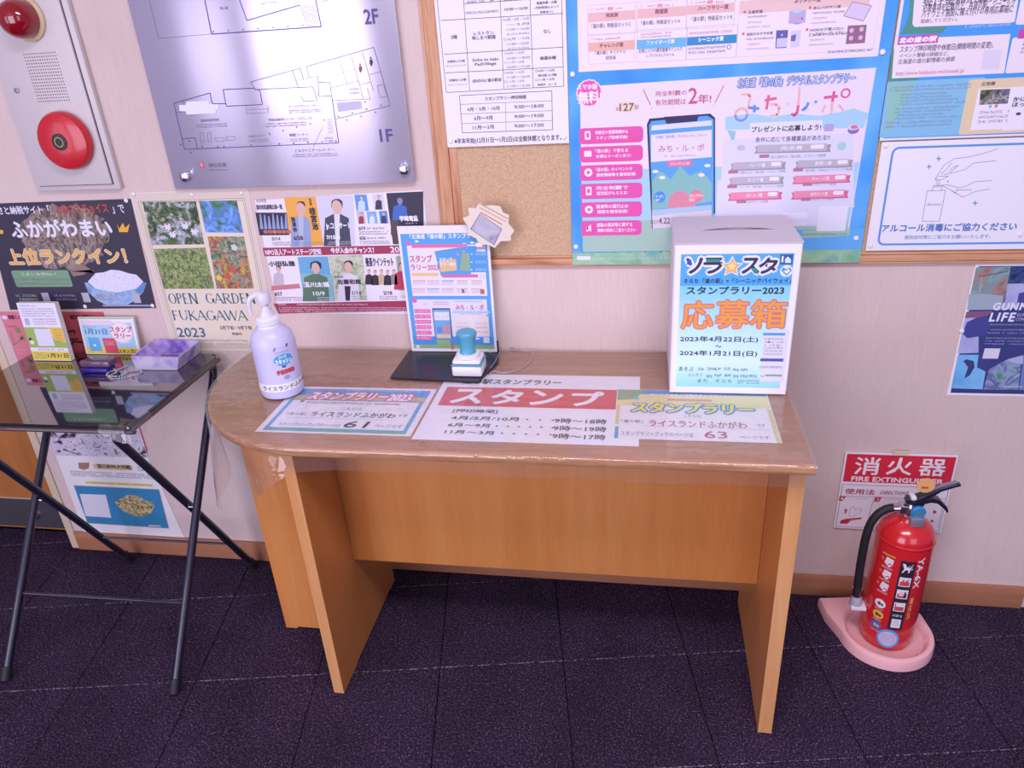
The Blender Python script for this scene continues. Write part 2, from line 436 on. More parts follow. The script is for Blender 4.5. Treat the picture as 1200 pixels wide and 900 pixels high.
# ==================================================================== structure
# floor: base slab and single carpet tiles
TH, T, U0, V0 = .1768, .31, -1.4686, -.5811
bm = bmesh.new(); bx(bm, -3.2, 2.6, -4.3, .1, -.05, -.0125)
floor = struct(obj('floor', bm, M_CARPET))
ct, st = math.cos(TH), math.sin(TH)
def clip(poly, a, b, c):      # keep a*x+b*y<=c
    out = []
    for i in range(len(poly)):
        p, q = poly[i-1], poly[i]; fp, fq = a*p[0]+b*p[1]-c, a*q[0]+b*q[1]-c
        if (fp <= 0) != (fq <= 0):
            t = fp/(fp-fq); out.append((p[0]+(q[0]-p[0])*t, p[1]+(q[1]-p[1])*t))
        if fq <= 0: out.append(q)
    return out
def tile(i, j):
    g = .0008; q = []
    for a, b in ((i*T+g, j*T+g), ((i+1)*T-g, j*T+g), ((i+1)*T-g, (j+1)*T-g), (i*T+g, (j+1)*T-g)):
        u, v_ = a+U0, b+V0; q.append((ct*u-st*v_, st*u+ct*v_))
    cx = sum(p[0] for p in q)/4; cy = sum(p[1] for p in q)/4
    if cx < -2.5 or cx > 1.7 or cy < -1.75 or cy > .2: return
    far = max(p[0] for p in q) < -1.6
    q = clip(q, 0, 1, .074 if far else -.0005)
    if len(q) < 3: return
    ar = sum(q[k-1][0]*q[k][1]-q[k][0]*q[k-1][1] for k in range(len(q)))/2
    if abs(ar) < .0004: return
    h = random.uniform(-.0006, .0004)
    bm = bmesh.new()
    bot = [bm.verts.new((x, y, -.012)) for x, y in q]
    # rounded lip round the pile
    def inset(d):
        c0 = (sum(p[0] for p in q)/len(q), sum(p[1] for p in q)/len(q)); out = []
        for x, y in q:
            L_ = math.hypot(c0[0]-x, c0[1]-y); out.append((x+(c0[0]-x)*d/L_, y+(c0[1]-y)*d/L_))
        return out
    mid = [bm.verts.new((x, y, -.0022+h)) for x, y in q]; top = [bm.verts.new((x, y, h)) for x, y in inset(.0024)]
    n = len(q)
    for a, b, k_ in ((bot, mid, 0), (mid, top, 1)):
        for k in range(n):
            e = (Vector(q[(k+1) % n])-Vector(q[k])).normalized() if (Vector(q[(k+1) % n])-Vector(q[k])).length > 1e-6 else Vector((1, 0))
            along = abs(e.x*ct+e.y*st) > .9
            f = bm.faces.new([a[k], a[(k+1) % n], b[(k+1) % n], b[k]]); f.material_index = 1 if (k_ and along) else 0
    bm.faces.new(top); bm.faces.new(bot[::-1])
    obj('carpet_tile', bm, [M_CARPET, M_TILEEDGE], floor)
for i in range(-5, 11):
    for j in range(-5, 4): tile(i, j)

wall = struct(box('wall_back', -1.775, 2.4, 0, .12, -.012, 2.6, M_WALL))
edge = struct(box('trim_1', -1.803, -1.7755, -.004, .1, 0.001, 2.6, M_CREAM, bev=.002))
recess = struct(box('wall_recess', -3.2, -1.8035, .115, .16, -.012, 2.6, M_WALL))
door = struct(box('door_1', -3.1, -1.805, .08, .112, .004, 2.1, W_DOOR))
kp = box('kick_plate', -3.05, -1.808, .0765, .0795, .012, .125, M_STEEL, door)
box('edge_strip', -3.05, -1.808, .0755, .0795, .1255, .130, mat('pale_strip', '#c9a98c', .5), door)
c = hit(42, 604, (0, .0765, 0))
bm = bmesh.new(); lathe(bm, [(0, 0), (.014, 0), (.014, .004), (.010, .012), (0, .015)], 24, tuple(c), '-Y'); obj('door_stop', bm, M_STEEL, door, True)
bb = struct(box('baseboard_back', -1.7745, .985, -.009, -.0003, .0015, .069, W_BASE, bev=.0015))
# rest of the room (behind the photographer)
struct(box('ceiling', -3.2, 2.6, -4.3, .16, 2.62, 2.7, mat('ceiling_paint', '#d8d4d6', .9)))
struct(box('trim_2', -3.60, -3.34, -4.25, -4.05, 0, 2.6, mat('dark_frame', '#2a2430', .5)))
struct(box('trim_3', -.74, -.6, -4.25, -4.15, 0, 2.6, mat('dark_frame', '#2a2430', .5)))

# ==================================================================== bulletin board
bd = thing('bulletin_board', 'large cork bulletin board with pine frame on the wall above the desk', 'bulletin board', (.8, 0, 1.2))
def bpart(name, x0, x1, y0, y1, z0, z1, m, bev=.002):
    return box(name, x0, x1, y0, y1, z0, z1, m, bd, bev, (.8, 0, 1.2))
BT = 1.95; BR = 2.1
bpart('cork_panel', -.41, BR-.05, -.006, -.0005, .958, BT-.05, M_CORK, 0)
for (z0, z1, d_) in ((.931, .9365, .009), (.937, .951, .0112), (.9515, .9575, .008)):
    bpart('frame_rail', -.4625, BR, -d_, -.0005, z0, z1, W_FRAME, .0015)
for (x0, x1, d_) in ((-.4625, -.456, .009), (-.4555, -.428, .0112), (-.4275, -.409, .008)):
    bpart('frame_stile', x0, x1, -d_, -.0005, .958, BT, W_FRAMEV, .0015)
bpart('frame_rail', -.4625, BR, -.02, -.0005, BT+.001, BT+.04, W_FRAME)

# ==================================================================== fire alarm panel
A0 = thing('fire_alarm_panel', 'pale metal fire alarm panel with red lamp, speaker grille and red bell', 'alarm', (-1.37, 0, 1.138))
def ap(*p): return tuple(np.array(p)-np.array([-1.37, 0, 1.138]))
bm = bmesh.new(); bx(bm, *(-1.487+1.37, -1.254+1.37), -.014, -.0005, 0, 1.66-1.138, 0, .003); obj('frame', bm, M_WHITEMETAL, A0, True)
bm = bmesh.new(); bx(bm, -1.470+1.37, -1.270+1.37, -.020, -.0142, .014, 1.645-1.138, 0, .0015)
door_a = obj('cover', bm, M_WHITEMETAL, A0, True)
bm = bmesh.new(); bx(bm, -1.4718+1.37, -1.2682+1.37, -.0148, -.0141, .0122, 1.6468-1.138); obj('gap_seal', bm, mat('dark_gap', '#4a4250', .7), A0)
def lens_c(px, py): 
    h = hit(px, py, (0, -.02, 0)); return h
bc = hit(77, 165, (0, -.03, 0)); lc = hit(27, 22, (0, -.03, 0))
bm = bmesh.new(); lathe(bm, [(0, 0), (.062, 0), (.066, .004), (.066, .016), (.062, .023), (.052, .027), (.03, .030), (.019, .0305), (.0, .0305)], 56, ap(bc[0], -.0202, bc[2]), '-Y')
bell = obj('bell', bm, mat('bell_red', '#c8202c', .3, coat=.3), A0, True)
bm = bmesh.new(); lathe(bm, [(0, .030), (.019, .0306), (.019, .032), (.0, .033)], 32, ap(bc[0], -.0202, bc[2]), '-Y'); obj('bell_hub', bm, M_BLACKPLA, bell, True)
bm = bmesh.new(); lathe(bm, [(.009, .0332), (.0105, .0338), (.012, .0332)], 24, ap(bc[0], -.0202, bc[2]), '-Y'); obj('hub_ring', bm, mat('brass_mark', '#a89a62', .4), bell, True)
s = Sheet((0, -.0202-.0283, 0), X, Z, (0, -1, 0)); s.text('NITTAN', 61, 148, 74, 152, '#e8d8d8', 1)
lb = s.build('bell_marking', parent=A0)
bm = bmesh.new(); lathe(bm, [(0, 0), (.047, 0), (.047, .006), (.042, .010), (0, .010)], 48, ap(lc[0], -.0202, lc[2]), '-Y')
lr = obj('lamp_collar', bm, mat('lamp_base', '#d8c0a0', .5), A0, True)
bm = bmesh.new(); lathe(bm, [(0, .010), (.040, .010), (.041, .020), (.039, .034), (.033, .048), (.022, .057), (.010, .061), (0, .062)], 48, ap(lc[0], -.0202, lc[2]), '-Y'); obj('red_lamp', bm, M_LENS, lr, True)
bm = bmesh.new()   # grille: small dark slots
g0 = hit(26, 62, (0, -.0202, 0)); g1 = hit(83, 119, (0, -.0202, 0))
for i in range(14):
    for j in range(16):
        x = g0[0]+(g1[0]-g0[0])*(i+.5)/14; z = g0[2]+(g1[2]-g0[2])*(j+.5)/16
        bx(bm, x+1.37-.0012, x+1.37+.0012, -.0206, -.0201, z-1.138-.0011, z-1.138+.0011)
obj('speaker_grille', bm, mat('grille_hole', '#5a525c', .7), A0)['kind'] = 'stuff'
c = hit(20, 106, (0, -.02, 0)); bm = bmesh.new(); lathe(bm, [(0, 0), (.006, 0), (.006, .002), (0, .003)], 20, ap(c[0], -.0202, c[2]), '-Y'); obj('lock', bm, M_STEEL, A0, True)

# ==================================================================== floor map sign (metal plate)
s = Sheet((0, -.014, 0), X, Z, (0, -1, 0))
P0 = (-.81, 0, 1.134)
bm = bmesh.new(); bx(bm, -1.109+.81, -.511+.81, -.014, -.009, 0, .60, 0, .001)
mp = thing('floor_map_sign', 'brushed metal floor map plate showing 1F and 2F plans, held by round bolts', 'sign', P0)
obj('plate', bm, M_SIGN, mp, True)
NV = '#3c3a80'; GR = '#55536c'
def zz(x, y): return (x/4+200, y/4)       # crop coordinates of my enlarged view
def ln(pts, w, c, L=2): s.line([zz(*p) for p in pts], w, c, L)
ln([(160, 0), (192, 160), (706, 125), (680, 0)], .0022, NV); ln([(322, 0), (358, 96), (605, 24)], .0018, NV); ln([(600, 10), (640, 122), (690, 120)], .001, GR)
for k in range(6): ln([(612+k*13, 18), (645+k*9, 110)], .001, GR)
s.line([(175, 0), (186, 45), (247, 40)], .0008, GR); ln([(706, 8), (760, -6)], .001, NV)
for k in range(7): s.disc(*zz(200+k*70, 149-k*5), .0017, NV, 2, n=8)
W1 = .0018
ln([(15, 484), (65, 700), (788, 670), (755, 450)], W1, NV); ln([(15, 484), (185, 436), (195, 486), (258, 486), (246, 420), (395, 413)], W1, NV)
ln([(258, 486), (262, 498), (430, 490), (418, 422)], W1, NV); ln([(418, 422), (395, 420), (375, 384), (607, 320), (622, 370)], .0014, GR)
ln([(570, 328), (598, 410), (668, 407), (688, 475)], .0014, GR); ln([(395, 420), (598, 410)], .0014, GR)
ln([(590, 378), (622, 370), (690, 355)], .001, GR); ln([(650, 362), (636, 312), (952, 222), (1030, 495), (776, 558)], .0014, GR)
ln([(690, 355), (692, 387), (746, 384), (754, 450), (694, 452), (692, 387)], .0014, GR); ln([(754, 412), (880, 380)], .001, GR)
ln([(788, 270), (826, 392)], .001, GR); ln([(845, 256), (905, 466)], .0012, GR); ln([(898, 240), (950, 425)], .0012, GR); ln([(808, 338), (862, 326)], .001, GR)
ln([(760, 472), (935, 464), (922, 412)], .001, GR); ln([(930, 350), (985, 336)], .001, GR); ln([(885, 398), (935, 385)], .001, GR); ln([(968, 402), (982, 458), (1016, 450), (998, 396), (968, 402)], .001, GR)
ln([(610, 450), (622, 474), (680, 472)], .0016, '#8a88a8'); ln([(355, 495), (356, 532), (458, 527), (456, 494)], .0008, GR); ln([(356, 515), (458, 510)], .0008, GR)
ln([(55, 650), (115, 646), (125, 698)], .0016, NV); ln([(55, 470), (62, 490)], .001, NV); ln([(25, 528), (60, 524)], .001, NV)
for a in ((138, 622), (172, 620)): ln([a, (a[0]+16, a[1]), (a[0]+20, a[1]+44), (a[0]+4, a[1]+46), a], .0007, GR)
for a in ((210, 645), (260, 640)): ln([a, (a[0]+40, a[1]), (a[0]+42, a[1]+16), (a[0]+2, a[1]+18), a], .0007, GR)
ln([(668, 690), (714, 592)], .0007, GR)
for p in ((48, 678), (95, 715), (88, 662), (148, 688), (250, 686), (378, 680), (510, 674), (577, 671), (643, 668), (710, 665), (465, 628), (528, 612), (590, 595), (655, 580), (720, 563), (786, 546), (852, 529), (918, 512), (985, 494), (825, 563), (893, 545), (960, 527), (775, 662), (222, 687), (912, 478)): s.disc(*zz(*p), .0018, '#35324a', 2, n=8)
WHT = '#eceaf6'
s.poly([zz(*p) for p in ((40, 492), (70, 492), (75, 476), (178, 473), (182, 488), (228, 488), (224, 512), (212, 514), (212, 530), (75, 537), (72, 522), (42, 520))], WHT, 3)
s.poly([zz(*p) for p in ((778, 482), (893, 473), (898, 510), (785, 525))], '#c5c2dc', 3)
s.text('1F', *zz(978, 606), *zz(1043, 664), '#453f80', 4, .0012); s.text('2F', *zz(903, 42), *zz(976, 112), '#453f80', 4, .0012)
for (x, y, c_) in ((890, 318, '#8c3a5c'), (940, 288, '#2c2c5c')):
    s.disc(*zz(x-2, y-16), .0022, c_, 4, n=10); s.poly([zz(x-7, y-9), zz(x+5, y-9), zz(x+9, y+6), zz(x+3, y+22), zz(x-2, y+22), zz(x-8, y+6)], c_, 4)
s.rect(*zz(132, 761), *zz(160, 789), '#c84858', 3); s.text('不', *zz(136, 765), *zz(156, 786), '#e9e6f4', 4)
s.text('現在位置', *zz(175, 763), *zz(263, 783), '#403a58', 4, .0002); s.text('We are here', *zz(178, 790), *zz(270, 801), '#504a68', 4)
T4 = [('農産物直売所', 140, 556, 230, 570), ('テイクアウトコーナー', 552, 490, 692, 505), ('特産品販売コーナー', 458, 552, 592, 567), ('喫煙コーナー', 557, 624, 645, 640), ('Cafeコーナー', 364, 630, 448, 644), ('ビルライス ゲームコーナー', 584, 695, 765, 712), ('売 店', 230, 30, 270, 45)]
for t, a, b, c_, d_ in T4: s.text(t, *zz(a, b), *zz(c_, d_), '#504a68', 4, .0001)
for (a, b, c_, d_, n) in ((118, 576, 268, 600, 26), (553, 510, 705, 532, 26), (440, 570, 640, 596, 34), (560, 646, 650, 664, 18), (364, 650, 465, 668, 18), (572, 716, 785, 738, 36), (420, 6, 500, 22, 14), (835, 408, 888, 446, 10), (722, 640, 768, 668, 8), (596, 545, 666, 562, 6)):
    s.greek(*zz(a, b), *zz(c_, d_), '#6a6484', 2, n)
for k in range(7): ln([(733+k, 562+k*10), (757+k, 560+k*10)], .001, '#6a6484')
s.build('map_print', parent=mp)
for q in ((217, 207), (474, 199)):
    c = hit(*q, (0, -.018, 0)); bm = bmesh.new(); lathe(bm, [(0, 0), (.0105, 0), (.0115, .003), (.0105, .010), (.006, .0115), (0, .0115)], 28, (c[0]+.81, -.0142, c[2]-1.134), '-Y')
    obj('bolt', bm, M_CHROME, mp, True)

# ==================================================================== wall posters
# --- dark rice ranking poster (left)
s = wall_sheet(-.0012)
DK = '#2a2638'
s.slab([s.p(*p) for p in ((12, 363), (183, 361), (153, 233), (-20, 239))], DK)
hay = photo('straw', ['#2c2630', '#75655c', '#a4948a', '#4e4444', '#b5a79c'], 26, 3, 2.5, (1, 1, .5))
jag = random.Random(5); s.poly([(75+(54+jag.uniform(-7, 3))*math.cos(t*math.pi/22), 277-(40+jag.uniform(-6, 2))*math.sin(t*math.pi/22)) for t in range(44)], hay, .5)
s.poly([(82, 318), (95, 308), (112, 320), (108, 316), (98, 322), (86, 324)], '#8a7468', 1)
s.text('さと納税サイト「', -4, 241, 60, 251, '#e6e4f4', 4, .0008); s.text('ふるさとチョイス', 63, 239, 128, 250, '#c84030', 4, .0008); s.text('」で', 130, 240, 147, 250, '#e6e4f4', 4, .0006)
s.text('ふかがわまい', 9, 257, 133, 278, '#ecebf8', 4, .0024)
s.text('上位ランクイン！', 6, 291, 150, 310, '#f0b040', 3.2, .0018, outline='#e8e0d0', ow=.0012)
s.poly([(137, 262), (140, 268), (144, 261), (147, 267), (152, 262), (150, 272), (140, 272)], '#f0b030', 3); s.poly([(-4, 268), (4, 270), (4, 274), (-4, 274)], '#f0b030', 3)
s.rect(12.5, 317, 86, 336, '#74a078', 2, r=.006); s.text('うまいお米No.1', 24, 319, 66, 323, '#e0ecd8', 4); s.greek(16, 325, 84, 335, '#3c5c48', 2, 28)
bl = photo('bowlglaze', ['#5c8cc0', '#a4bce0', '#7ca8d8'], 30)
q = [(99, 330)]+[(99+75*k/12, 330-2*0+math.sin(math.pi*k/12)*0) for k in range(1, 13)]
s.poly([(99, 331), (172, 331), (168, 342), (160, 351), (148, 358), (128, 359), (114, 352), (103, 342)], bl, 1)
s.disc(136, 330, .072, '#d6dcf0', 1.5, .0225); s.poly([(103, 330), (112, 320), (122, 319), (130, 316), (141, 317), (150, 320), (160, 322), (168, 330), (160, 338), (136, 343), (112, 338)], photo('rice', ['#c4c4e0', '#e8e8fa', '#d2d2ec'], 190, 2, 0), 2)
for (x, y) in ((48, 343), (95, 343), (154, 344)): s.rect(x, y, x+12, y+11, '#b4b2c4', 3)
for (x, y, c_) in ((18, 344, '#7ca078'), (63, 344, '#7a74b4'), (113, 344, '#b07c58')): s.greek(x, y, x+28, y+9, c_, 2, 10)
s.rect(120, 357, 180, 359, '#9a98b8', 2)
o = s.build('dark_rice_poster', 'dark poster with a bowl of white rice and yellow slogan, left of the garden poster', 'poster', origin=(-1.45, -.0012, .97))
for p in ((148, 235), (179, 358), (100, 359)): s.pin(*p, o, .0055, .003)

# --- pink poster behind the leaflets and the photo poster below the table (one tall sheet)
s = wall_sheet(-.0012)
s.slab([(-1.742, .38), (-1.42, .38), (-1.42, .815), (-1.742, .815)], '#c04c52')
s.put([(-1.742, .62), (-1.66, .62), (-1.60, .815), (-1.742, .815)], [[0, 1, 2, 3]], '#dc7886', .5)
s.rect(2, 370, 9, 374, '#e8e4f0', 2); s.text('新感ミン', 9, 369, 24, 374, '#4a2030', 3, .0006)
s.line([(12, 388), (17, 404), (22, 400), (27, 395)], .003, '#7c8c50', 3); s.disc(21, 387, .009, '#7c8c50', 3); s.disc(26, 396, .008, '#7c8c50', 3)
s.greek(8, 381, 20, 384, '#7a3040', 1, 8); s.greek(16, 408, 33, 416, '#f0c0cc', 2, 12)
s.text('初公開！', 81, 369, 108, 374, '#3a1820', 4, .001)
for q in (((69, 376), (73, 373), (74, 379)), ((80, 389), (87, 387), (88, 391)), ((84, 404), (86, 400), (97, 401)), ((72, 399), (92, 397)), ((74, 384), (78, 392), (81, 404))): s.line(list(q), .005, '#301420', 4)
ph = photo('white_shirts', ['#3c2c3c', '#a094a8', '#e0dcec', '#c8bccc', '#e8e4f4', '#6c4c54'], 24, 3, 1.5)
s.put([(-1.742, .352), (-1.424, .358), (-1.424, .60), (-1.742, .60)], [[0, 1, 2, 3]], ph, 1)
o = s.build('pink_poster', 'pink and red wall poster with a photograph of white shirts, partly behind the folding table', 'poster', origin=(-1.58, -.0012, .6))

# --- rice PR sheet under the folding table
s = wall_sheet(-.0012)
def z3(x, y): return (x/2.727, 490+y/2.727)
s.slab([s.p(*z3(*p)) for p in ((268, 363), (590, 382), (470, 120), (178, 118))], M_LAM)
s.text('深川米PR大作戦', *z3(308, 146), *z3(420, 164), '#2c2830', 4, .0006); s.rect(*z3(295, 145), *z3(428, 168), '#e0c890', 1, r=.01)
s.poly([z3(250, 142), z3(286, 142), z3(284, 160), z3(268, 166), z3(252, 160)], '#a87858', 2)
s.greek(*z3(436, 152), *z3(505, 172), '#3a3640', 2, 12)
s.greek(*z3(222, 166), *z3(528, 198), '#4c4854', 3, 46)
s.rect(*z3(272, 201), *z3(490, 219), '#e8d870', 1); s.greek(*z3(276, 203), *z3(486, 217), '#4a4230', 1, 30)
s.poly([z3(236, 215), z3(508, 228), z3(540, 352), z3(280, 335)], '#2c84b4', 1); s.line([z3(236, 215), z3(508, 228), z3(540, 352), z3(280, 335), z3(236, 215)], .0022, '#a8a098', 2)
s.poly([z3(255, 242), z3(338, 245), z3(356, 318), z3(274, 313)], '#e4e6f0', 2)
food = photo('mixed_food', ['#4c3a24', '#c8b474', '#e4d8b4', '#86904c', '#7a4434', '#d8c490'], 95, 3, 1)
u, v_ = s.p(*z3(432, 280)); s.put([(u+(.064+.005*math.sin(5*a))*math.cos(a), v_+(.037+.004*math.cos(4*a))*math.sin(a)) for a in [2*math.pi*k/28 for k in range(28)]], [list(range(28))], food, 2)
s.rect(*z3(475, 341), *z3(515, 347), '#e0dce0', 3)
o = s.build('rice_campaign_sheet', 'laminated white sheet with a blue food picture, low on the wall under the folding table', 'poster', origin=(-1.57, -.0012, .2))

# --- garden poster
def z5(x, y): return (150+x/4.5, 210+y/4.5)
s = wall_sheet(-.0012)
s.slab([(-1.2435, .705), (-.9385, .705), (-.9285, 1.128), (-1.2435, 1.126)], '#e9ddce')
s.put([(-1.241, .708), (-.941, .708), (-.931, 1.1255), (-1.241, 1.1235)], [[0, 1, 2, 3]], '#ded0bc', .5)
s.put([(-1.226, .715), (-.952, .715), (-.943, 1.106), (-1.226, 1.104)], [[0, 1, 2, 3]], '#e8dcc4', .8)
for d_ in (0, .0045):
    a = [(-1.226+d_, .715+d_), (-.952-d_, .715+d_), (-.943-d_, 1.106-d_), (-1.226+d_, 1.104-d_)]
    for i in range(4):
        p, q = a[i-1], a[i]; L_ = math.hypot(q[0]-p[0], q[1]-p[1]); nx, ny = -(q[1]-p[1])/L_*.0006, (q[0]-p[0])/L_*.0006
        s.put([(p[0]-nx, p[1]-ny), (q[0]-nx, q[1]-ny), (q[0]+nx, q[1]+ny), (p[0]+nx, p[1]+ny)], [[0, 1, 2, 3]], '#8c7c6c', 1.2)
P1 = photo('white_flowers', ['#1c2a1c', '#405a34', '#6c8450', '#d8dcea', '#2c3c2a'], 34, 4, 1.)
P2 = photo('blue_flowers', ['#28482c', '#4a7c44', '#588ad0', '#86b0ec', '#4c80d4'], 26, 3, .6)
P3 = photo('grass_path', ['#36502c', '#7c9c54', '#b0c07c', '#546c40', '#c4b8b0'], 36, 4, 1.2)
P4 = photo('red_garden', ['#3c5c38', '#789468', '#a8b89c', '#c05c48', '#d8c060', '#688458'], 28, 4, 1.2)
s.poly([z5(76, 120), z5(358, 116), z5(403, 343), z5(127, 347)], P1, 2); s.poly([z5(374, 114), z5(574, 113), z5(610, 283), z5(410, 280)], P2, 2)
s.poly([z5(135, 368), z5(408, 360), z5(457, 577), z5(190, 578)], P3, 2); s.poly([z5(420, 302), z5(612, 302), z5(664, 576), z5(468, 577)], P4, 2)
for (x, y) in ((235, 290), (350, 275), (210, 250), (300, 245)):
    s.disc(*z5(x, y), .009, '#e0e2f0', 3, n=12, wob=.25, k=8); s.disc(*z5(x-4, y-14), .0032, '#b8603c', 3.5, n=8)
for (x, y) in ((425, 160), (520, 190), (560, 215), (460, 235), (500, 215)): s.disc(*z5(x, y), .008, '#5c94e4', 3, wob=.15, k=6)
for (x, y, c_) in ((480, 520, '#e4c848'), (530, 510, '#c84c40'), (555, 480, '#cc5040'), (600, 440, '#d08060'), (560, 360, '#d8d8e4')): s.disc(*z5(x, y), .008, c_, 3, wob=.2, k=5)
# roman capitals drawn as strokes with serifs
RC = {'O': 'o', 'P': [('v', .18, 0, 1), ('b', .18, .5, 1)], 'E': [('v', .18, 0, 1), ('h', .18, .8, 0), ('h', .18, .7, .52), ('h', .18, .8, 1)], 'N': [('v', .15, 0, 1), ('v', .85, 0, 1), ('d', .15, 1, .85, 0)],
 'G': 'g', 'A': [('d', .5, 1, .95, 0), ('t', .5, 1, .05, 0), ('h', .2, .8, .35)], 'R': [('v', .18, 0, 1), ('b', .18, .5, 1), ('d', .45, .5, .9, 0)], 'D': [('v', .18, 0, 1), ('b', .18, 0, 1)],
 'F': [('v', .18, 0, 1), ('h', .18, .7, .52), ('h', .18, .8, 1)], 'U': 'u', 'K': [('v', .18, 0, 1), ('t', .18, .4, .85, 1), ('d', .35, .55, .9, 0)], 'W': [('d', 0, 1, .28, 0), ('t', .5, 1, .28, 0), ('d', .5, 1, .74, 0), ('t', 1, 1, .74, 0)]}
def roman(word, x0, y0, x1, y1, col, L=4):
    u0, v0, u1, v1 = s.uvrect(x0, y0, x1, y1); H = v1-v0
    wd_ = {'E': .72, 'F': .7, 'P': .75, ' ': .25, 'W': 1.3, 'K': .9, 'I': .4}
    tot = sum(wd_.get(ch, 1) for ch in word); cw = (u1-u0)/tot; u = u0
    def seg(a, b, w):
        d = math.hypot(b[0]-a[0], b[1]-a[1]) or 1; nx, ny = -(b[1]-a[1])/d*w/2, (b[0]-a[0])/d*w/2
        s.put([(a[0]-nx, a[1]-ny), (b[0]-nx, b[1]-ny), (b[0]+nx, b[1]+ny), (a[0]+nx, a[1]+ny)], [[0, 1, 2, 3]], col, L)
    TK, TN = H*.145, H*.06
    for ch in word:
        w = wd_.get(ch, 1)*cw*.99; sp = RC.get(ch); f = lambda x, y: (u+x*w, v0+y*H)
        if sp in ('o', 'g', 'u'):
            rng = {'o': (0, 360), 'g': (40, 350), 'u': (180, 360)}[sp]; N = 26
            cy_, ry = (.5, .5) if sp != 'u' else (.35, .35); q = []
            for i in range(N+1):
                a = math.radians(rng[0]+(rng[1]-rng[0])*i/N); th = TN+(TK-TN)*abs(math.cos(a)); rx = .46 if sp != 'u' else .36
                cx_ = .5
                q += [(u+w*cx_+(rx*w)*math.cos(a), v0+H*cy_+ry*H*math.sin(a)), (u+w*cx_+(rx*w-th)*math.cos(a), v0+H*cy_+(ry*H-th*.6)*math.sin(a))]
            s.put(q, [[2*i, 2*i+1, 2*i+3, 2*i+2] for i in range(N)], col, L)
            if sp == 'g': seg(f(.9, .1), f(.9, .42), TK); seg(f(.66, .42), f(1.02, .42), TN)
            if sp == 'u': seg(f(.16, .34), f(.16, 1), TK); seg(f(.84, .34), f(.84, 1), TN); seg(f(0, .985), f(.32, .985), TN*.8); seg(f(.7, .985), f(1, .985), TN*.8)
        elif sp:
            for t in sp:
                if t[0] == 'v':
                    seg(f(t[1], t[2]), f(t[1], t[3]), TK)
                    for yy in (t[2], t[3]): seg(f(t[1]-.15, abs(yy-.015)), f(t[1]+.15, abs(yy-.015)), TN*.8)
                elif t[0] == 'h': seg(f(t[1], min(.97, max(.03, t[3]))), f(t[2], min(.97, max(.03, t[3]))), TN)
                elif t[0] == 'd': seg(f(t[1], t[2]), f(t[3], t[4]), TK); seg(f(t[3]-.12, t[4]+.015), f(t[3]+.12, t[4]+.015), TN*.8) if t[4] == 0 and ch != 'W' else None
                elif t[0] == 't': seg(f(t[1], t[2]), f(t[3], t[4]), TN); seg(f(t[3]-.12, t[4]+.015), f(t[3]+.12, t[4]+.015), TN*.8) if t[4] == 0 and ch != 'W' else None
                elif t[0] == 'b':
                    y0_, y1_ = t[2], t[3]; q = []
                    for i in range(15):
                        a = math.radians(-90+180*i/14); th = TN+(TK-TN)*abs(math.cos(a)); cx_, cy_ = u+w*.42, v0+H*(y0_+y1_)/2; rx, ry = w*.45, H*(y1_-y0_)/2
                        q += [(cx_+rx*math.cos(a), cy_+ry*math.sin(a)), (cx_+(rx-th)*math.cos(a), cy_+(ry-TN)*math.sin(a))]
                    s.put(q, [[2*i, 2*i+1, 2*i+3, 2*i+2] for i in range(14)], col, L); seg(f(.15, y1_-.03), f(.44, y1_-.03), TN); seg(f(.15, y0_+.03), f(.44, y0_+.03), TN)
        u += wd_.get(ch, 1)*cw
TEAL = '#2c6478'
roman('OPEN', *z5(205, 602), *z5(374, 656), TEAL); roman('GARDEN', *z5(402, 602), *z5(676, 654), TEAL); roman('FUKAGAWA', *z5(228, 692), *z5(634, 744), TEAL)
s.text('2023', *z5(254, 783), *z5(412, 832), TEAL, 4, .0007)
s.text('5月下旬・9月下旬', *z5(484, 772), *z5(655, 794), '#4a4440', 4, .0003); s.text('実施中', *z5(548, 808), *z5(602, 822), '#4a4440', 4, .0003)
s.greek(*z5(360, 840), *z5(690, 880), '#8c8478', 2, 40)
o = s.build('garden_poster', 'cream OPEN GARDEN poster with four flower photographs', 'poster', origin=(-1.09, -.0012, .92))
for p in ((157, 227), (225, 228), (283, 226)): s.pin(*p, o, .005, .003)

# --- concert hall season poster
def z6(x, y): return (290+x/5.625, 215+y/5.625)
s = wall_sheet(-.0012)
s.slab([(-.916, .811), (-.498, .811), (-.498, 1.114), (-.918, 1.100)], '#eeeaf2')
SK = '#dcb4a4'; DKS = '#241e34'; WI = '#9c2848'
def person(cx, top, h, robe, hair='#1c1824', w=1., face=SK, inner=None):
    """printed portrait: hair, face, shoulders and clothing (crop coordinates)"""
    r = h*.11
    s.poly([z6(cx-r*1.15*w, top+r*1.6), z6(cx-r*1.1*w, top+r*.4), z6(cx-r*.4, top), z6(cx+r*.5, top), z6(cx+r*1.15*w, top+r*.5), z6(cx+r*1.15*w, top+r*1.7)], hair, 2.6)
    s.disc(*z6(cx, top+r*1.5), r/5.625*.00225*.92, face, 2.8, r/5.625*.00225*1.15, n=14)
    s.poly([z6(cx-r*.4, top+r*2.3), z6(cx+r*.4, top+r*2.3), z6(cx+r*.5, top+r*3.4), z6(cx-r*.5, top+r*3.4)], face, 2.5)
    s.poly([z6(cx-r*.7, top+r*2.9), z6(cx+r*.7, top+r*2.9), z6(cx+r*2.4*w, top+r*3.7), z6(cx+r*2.9*w, top+h), z6(cx-r*2.7*w, top+h), z6(cx-r*2.4*w, top+r*3.7)], robe, 2.7)
    if inner: s.poly([z6(cx-r*.55, top+r*2.9), z6(cx+r*.55, top+r*2.9), z6(cx+r*.5, top+h), z6(cx-r*.2, top+h)], inner, 2.9)
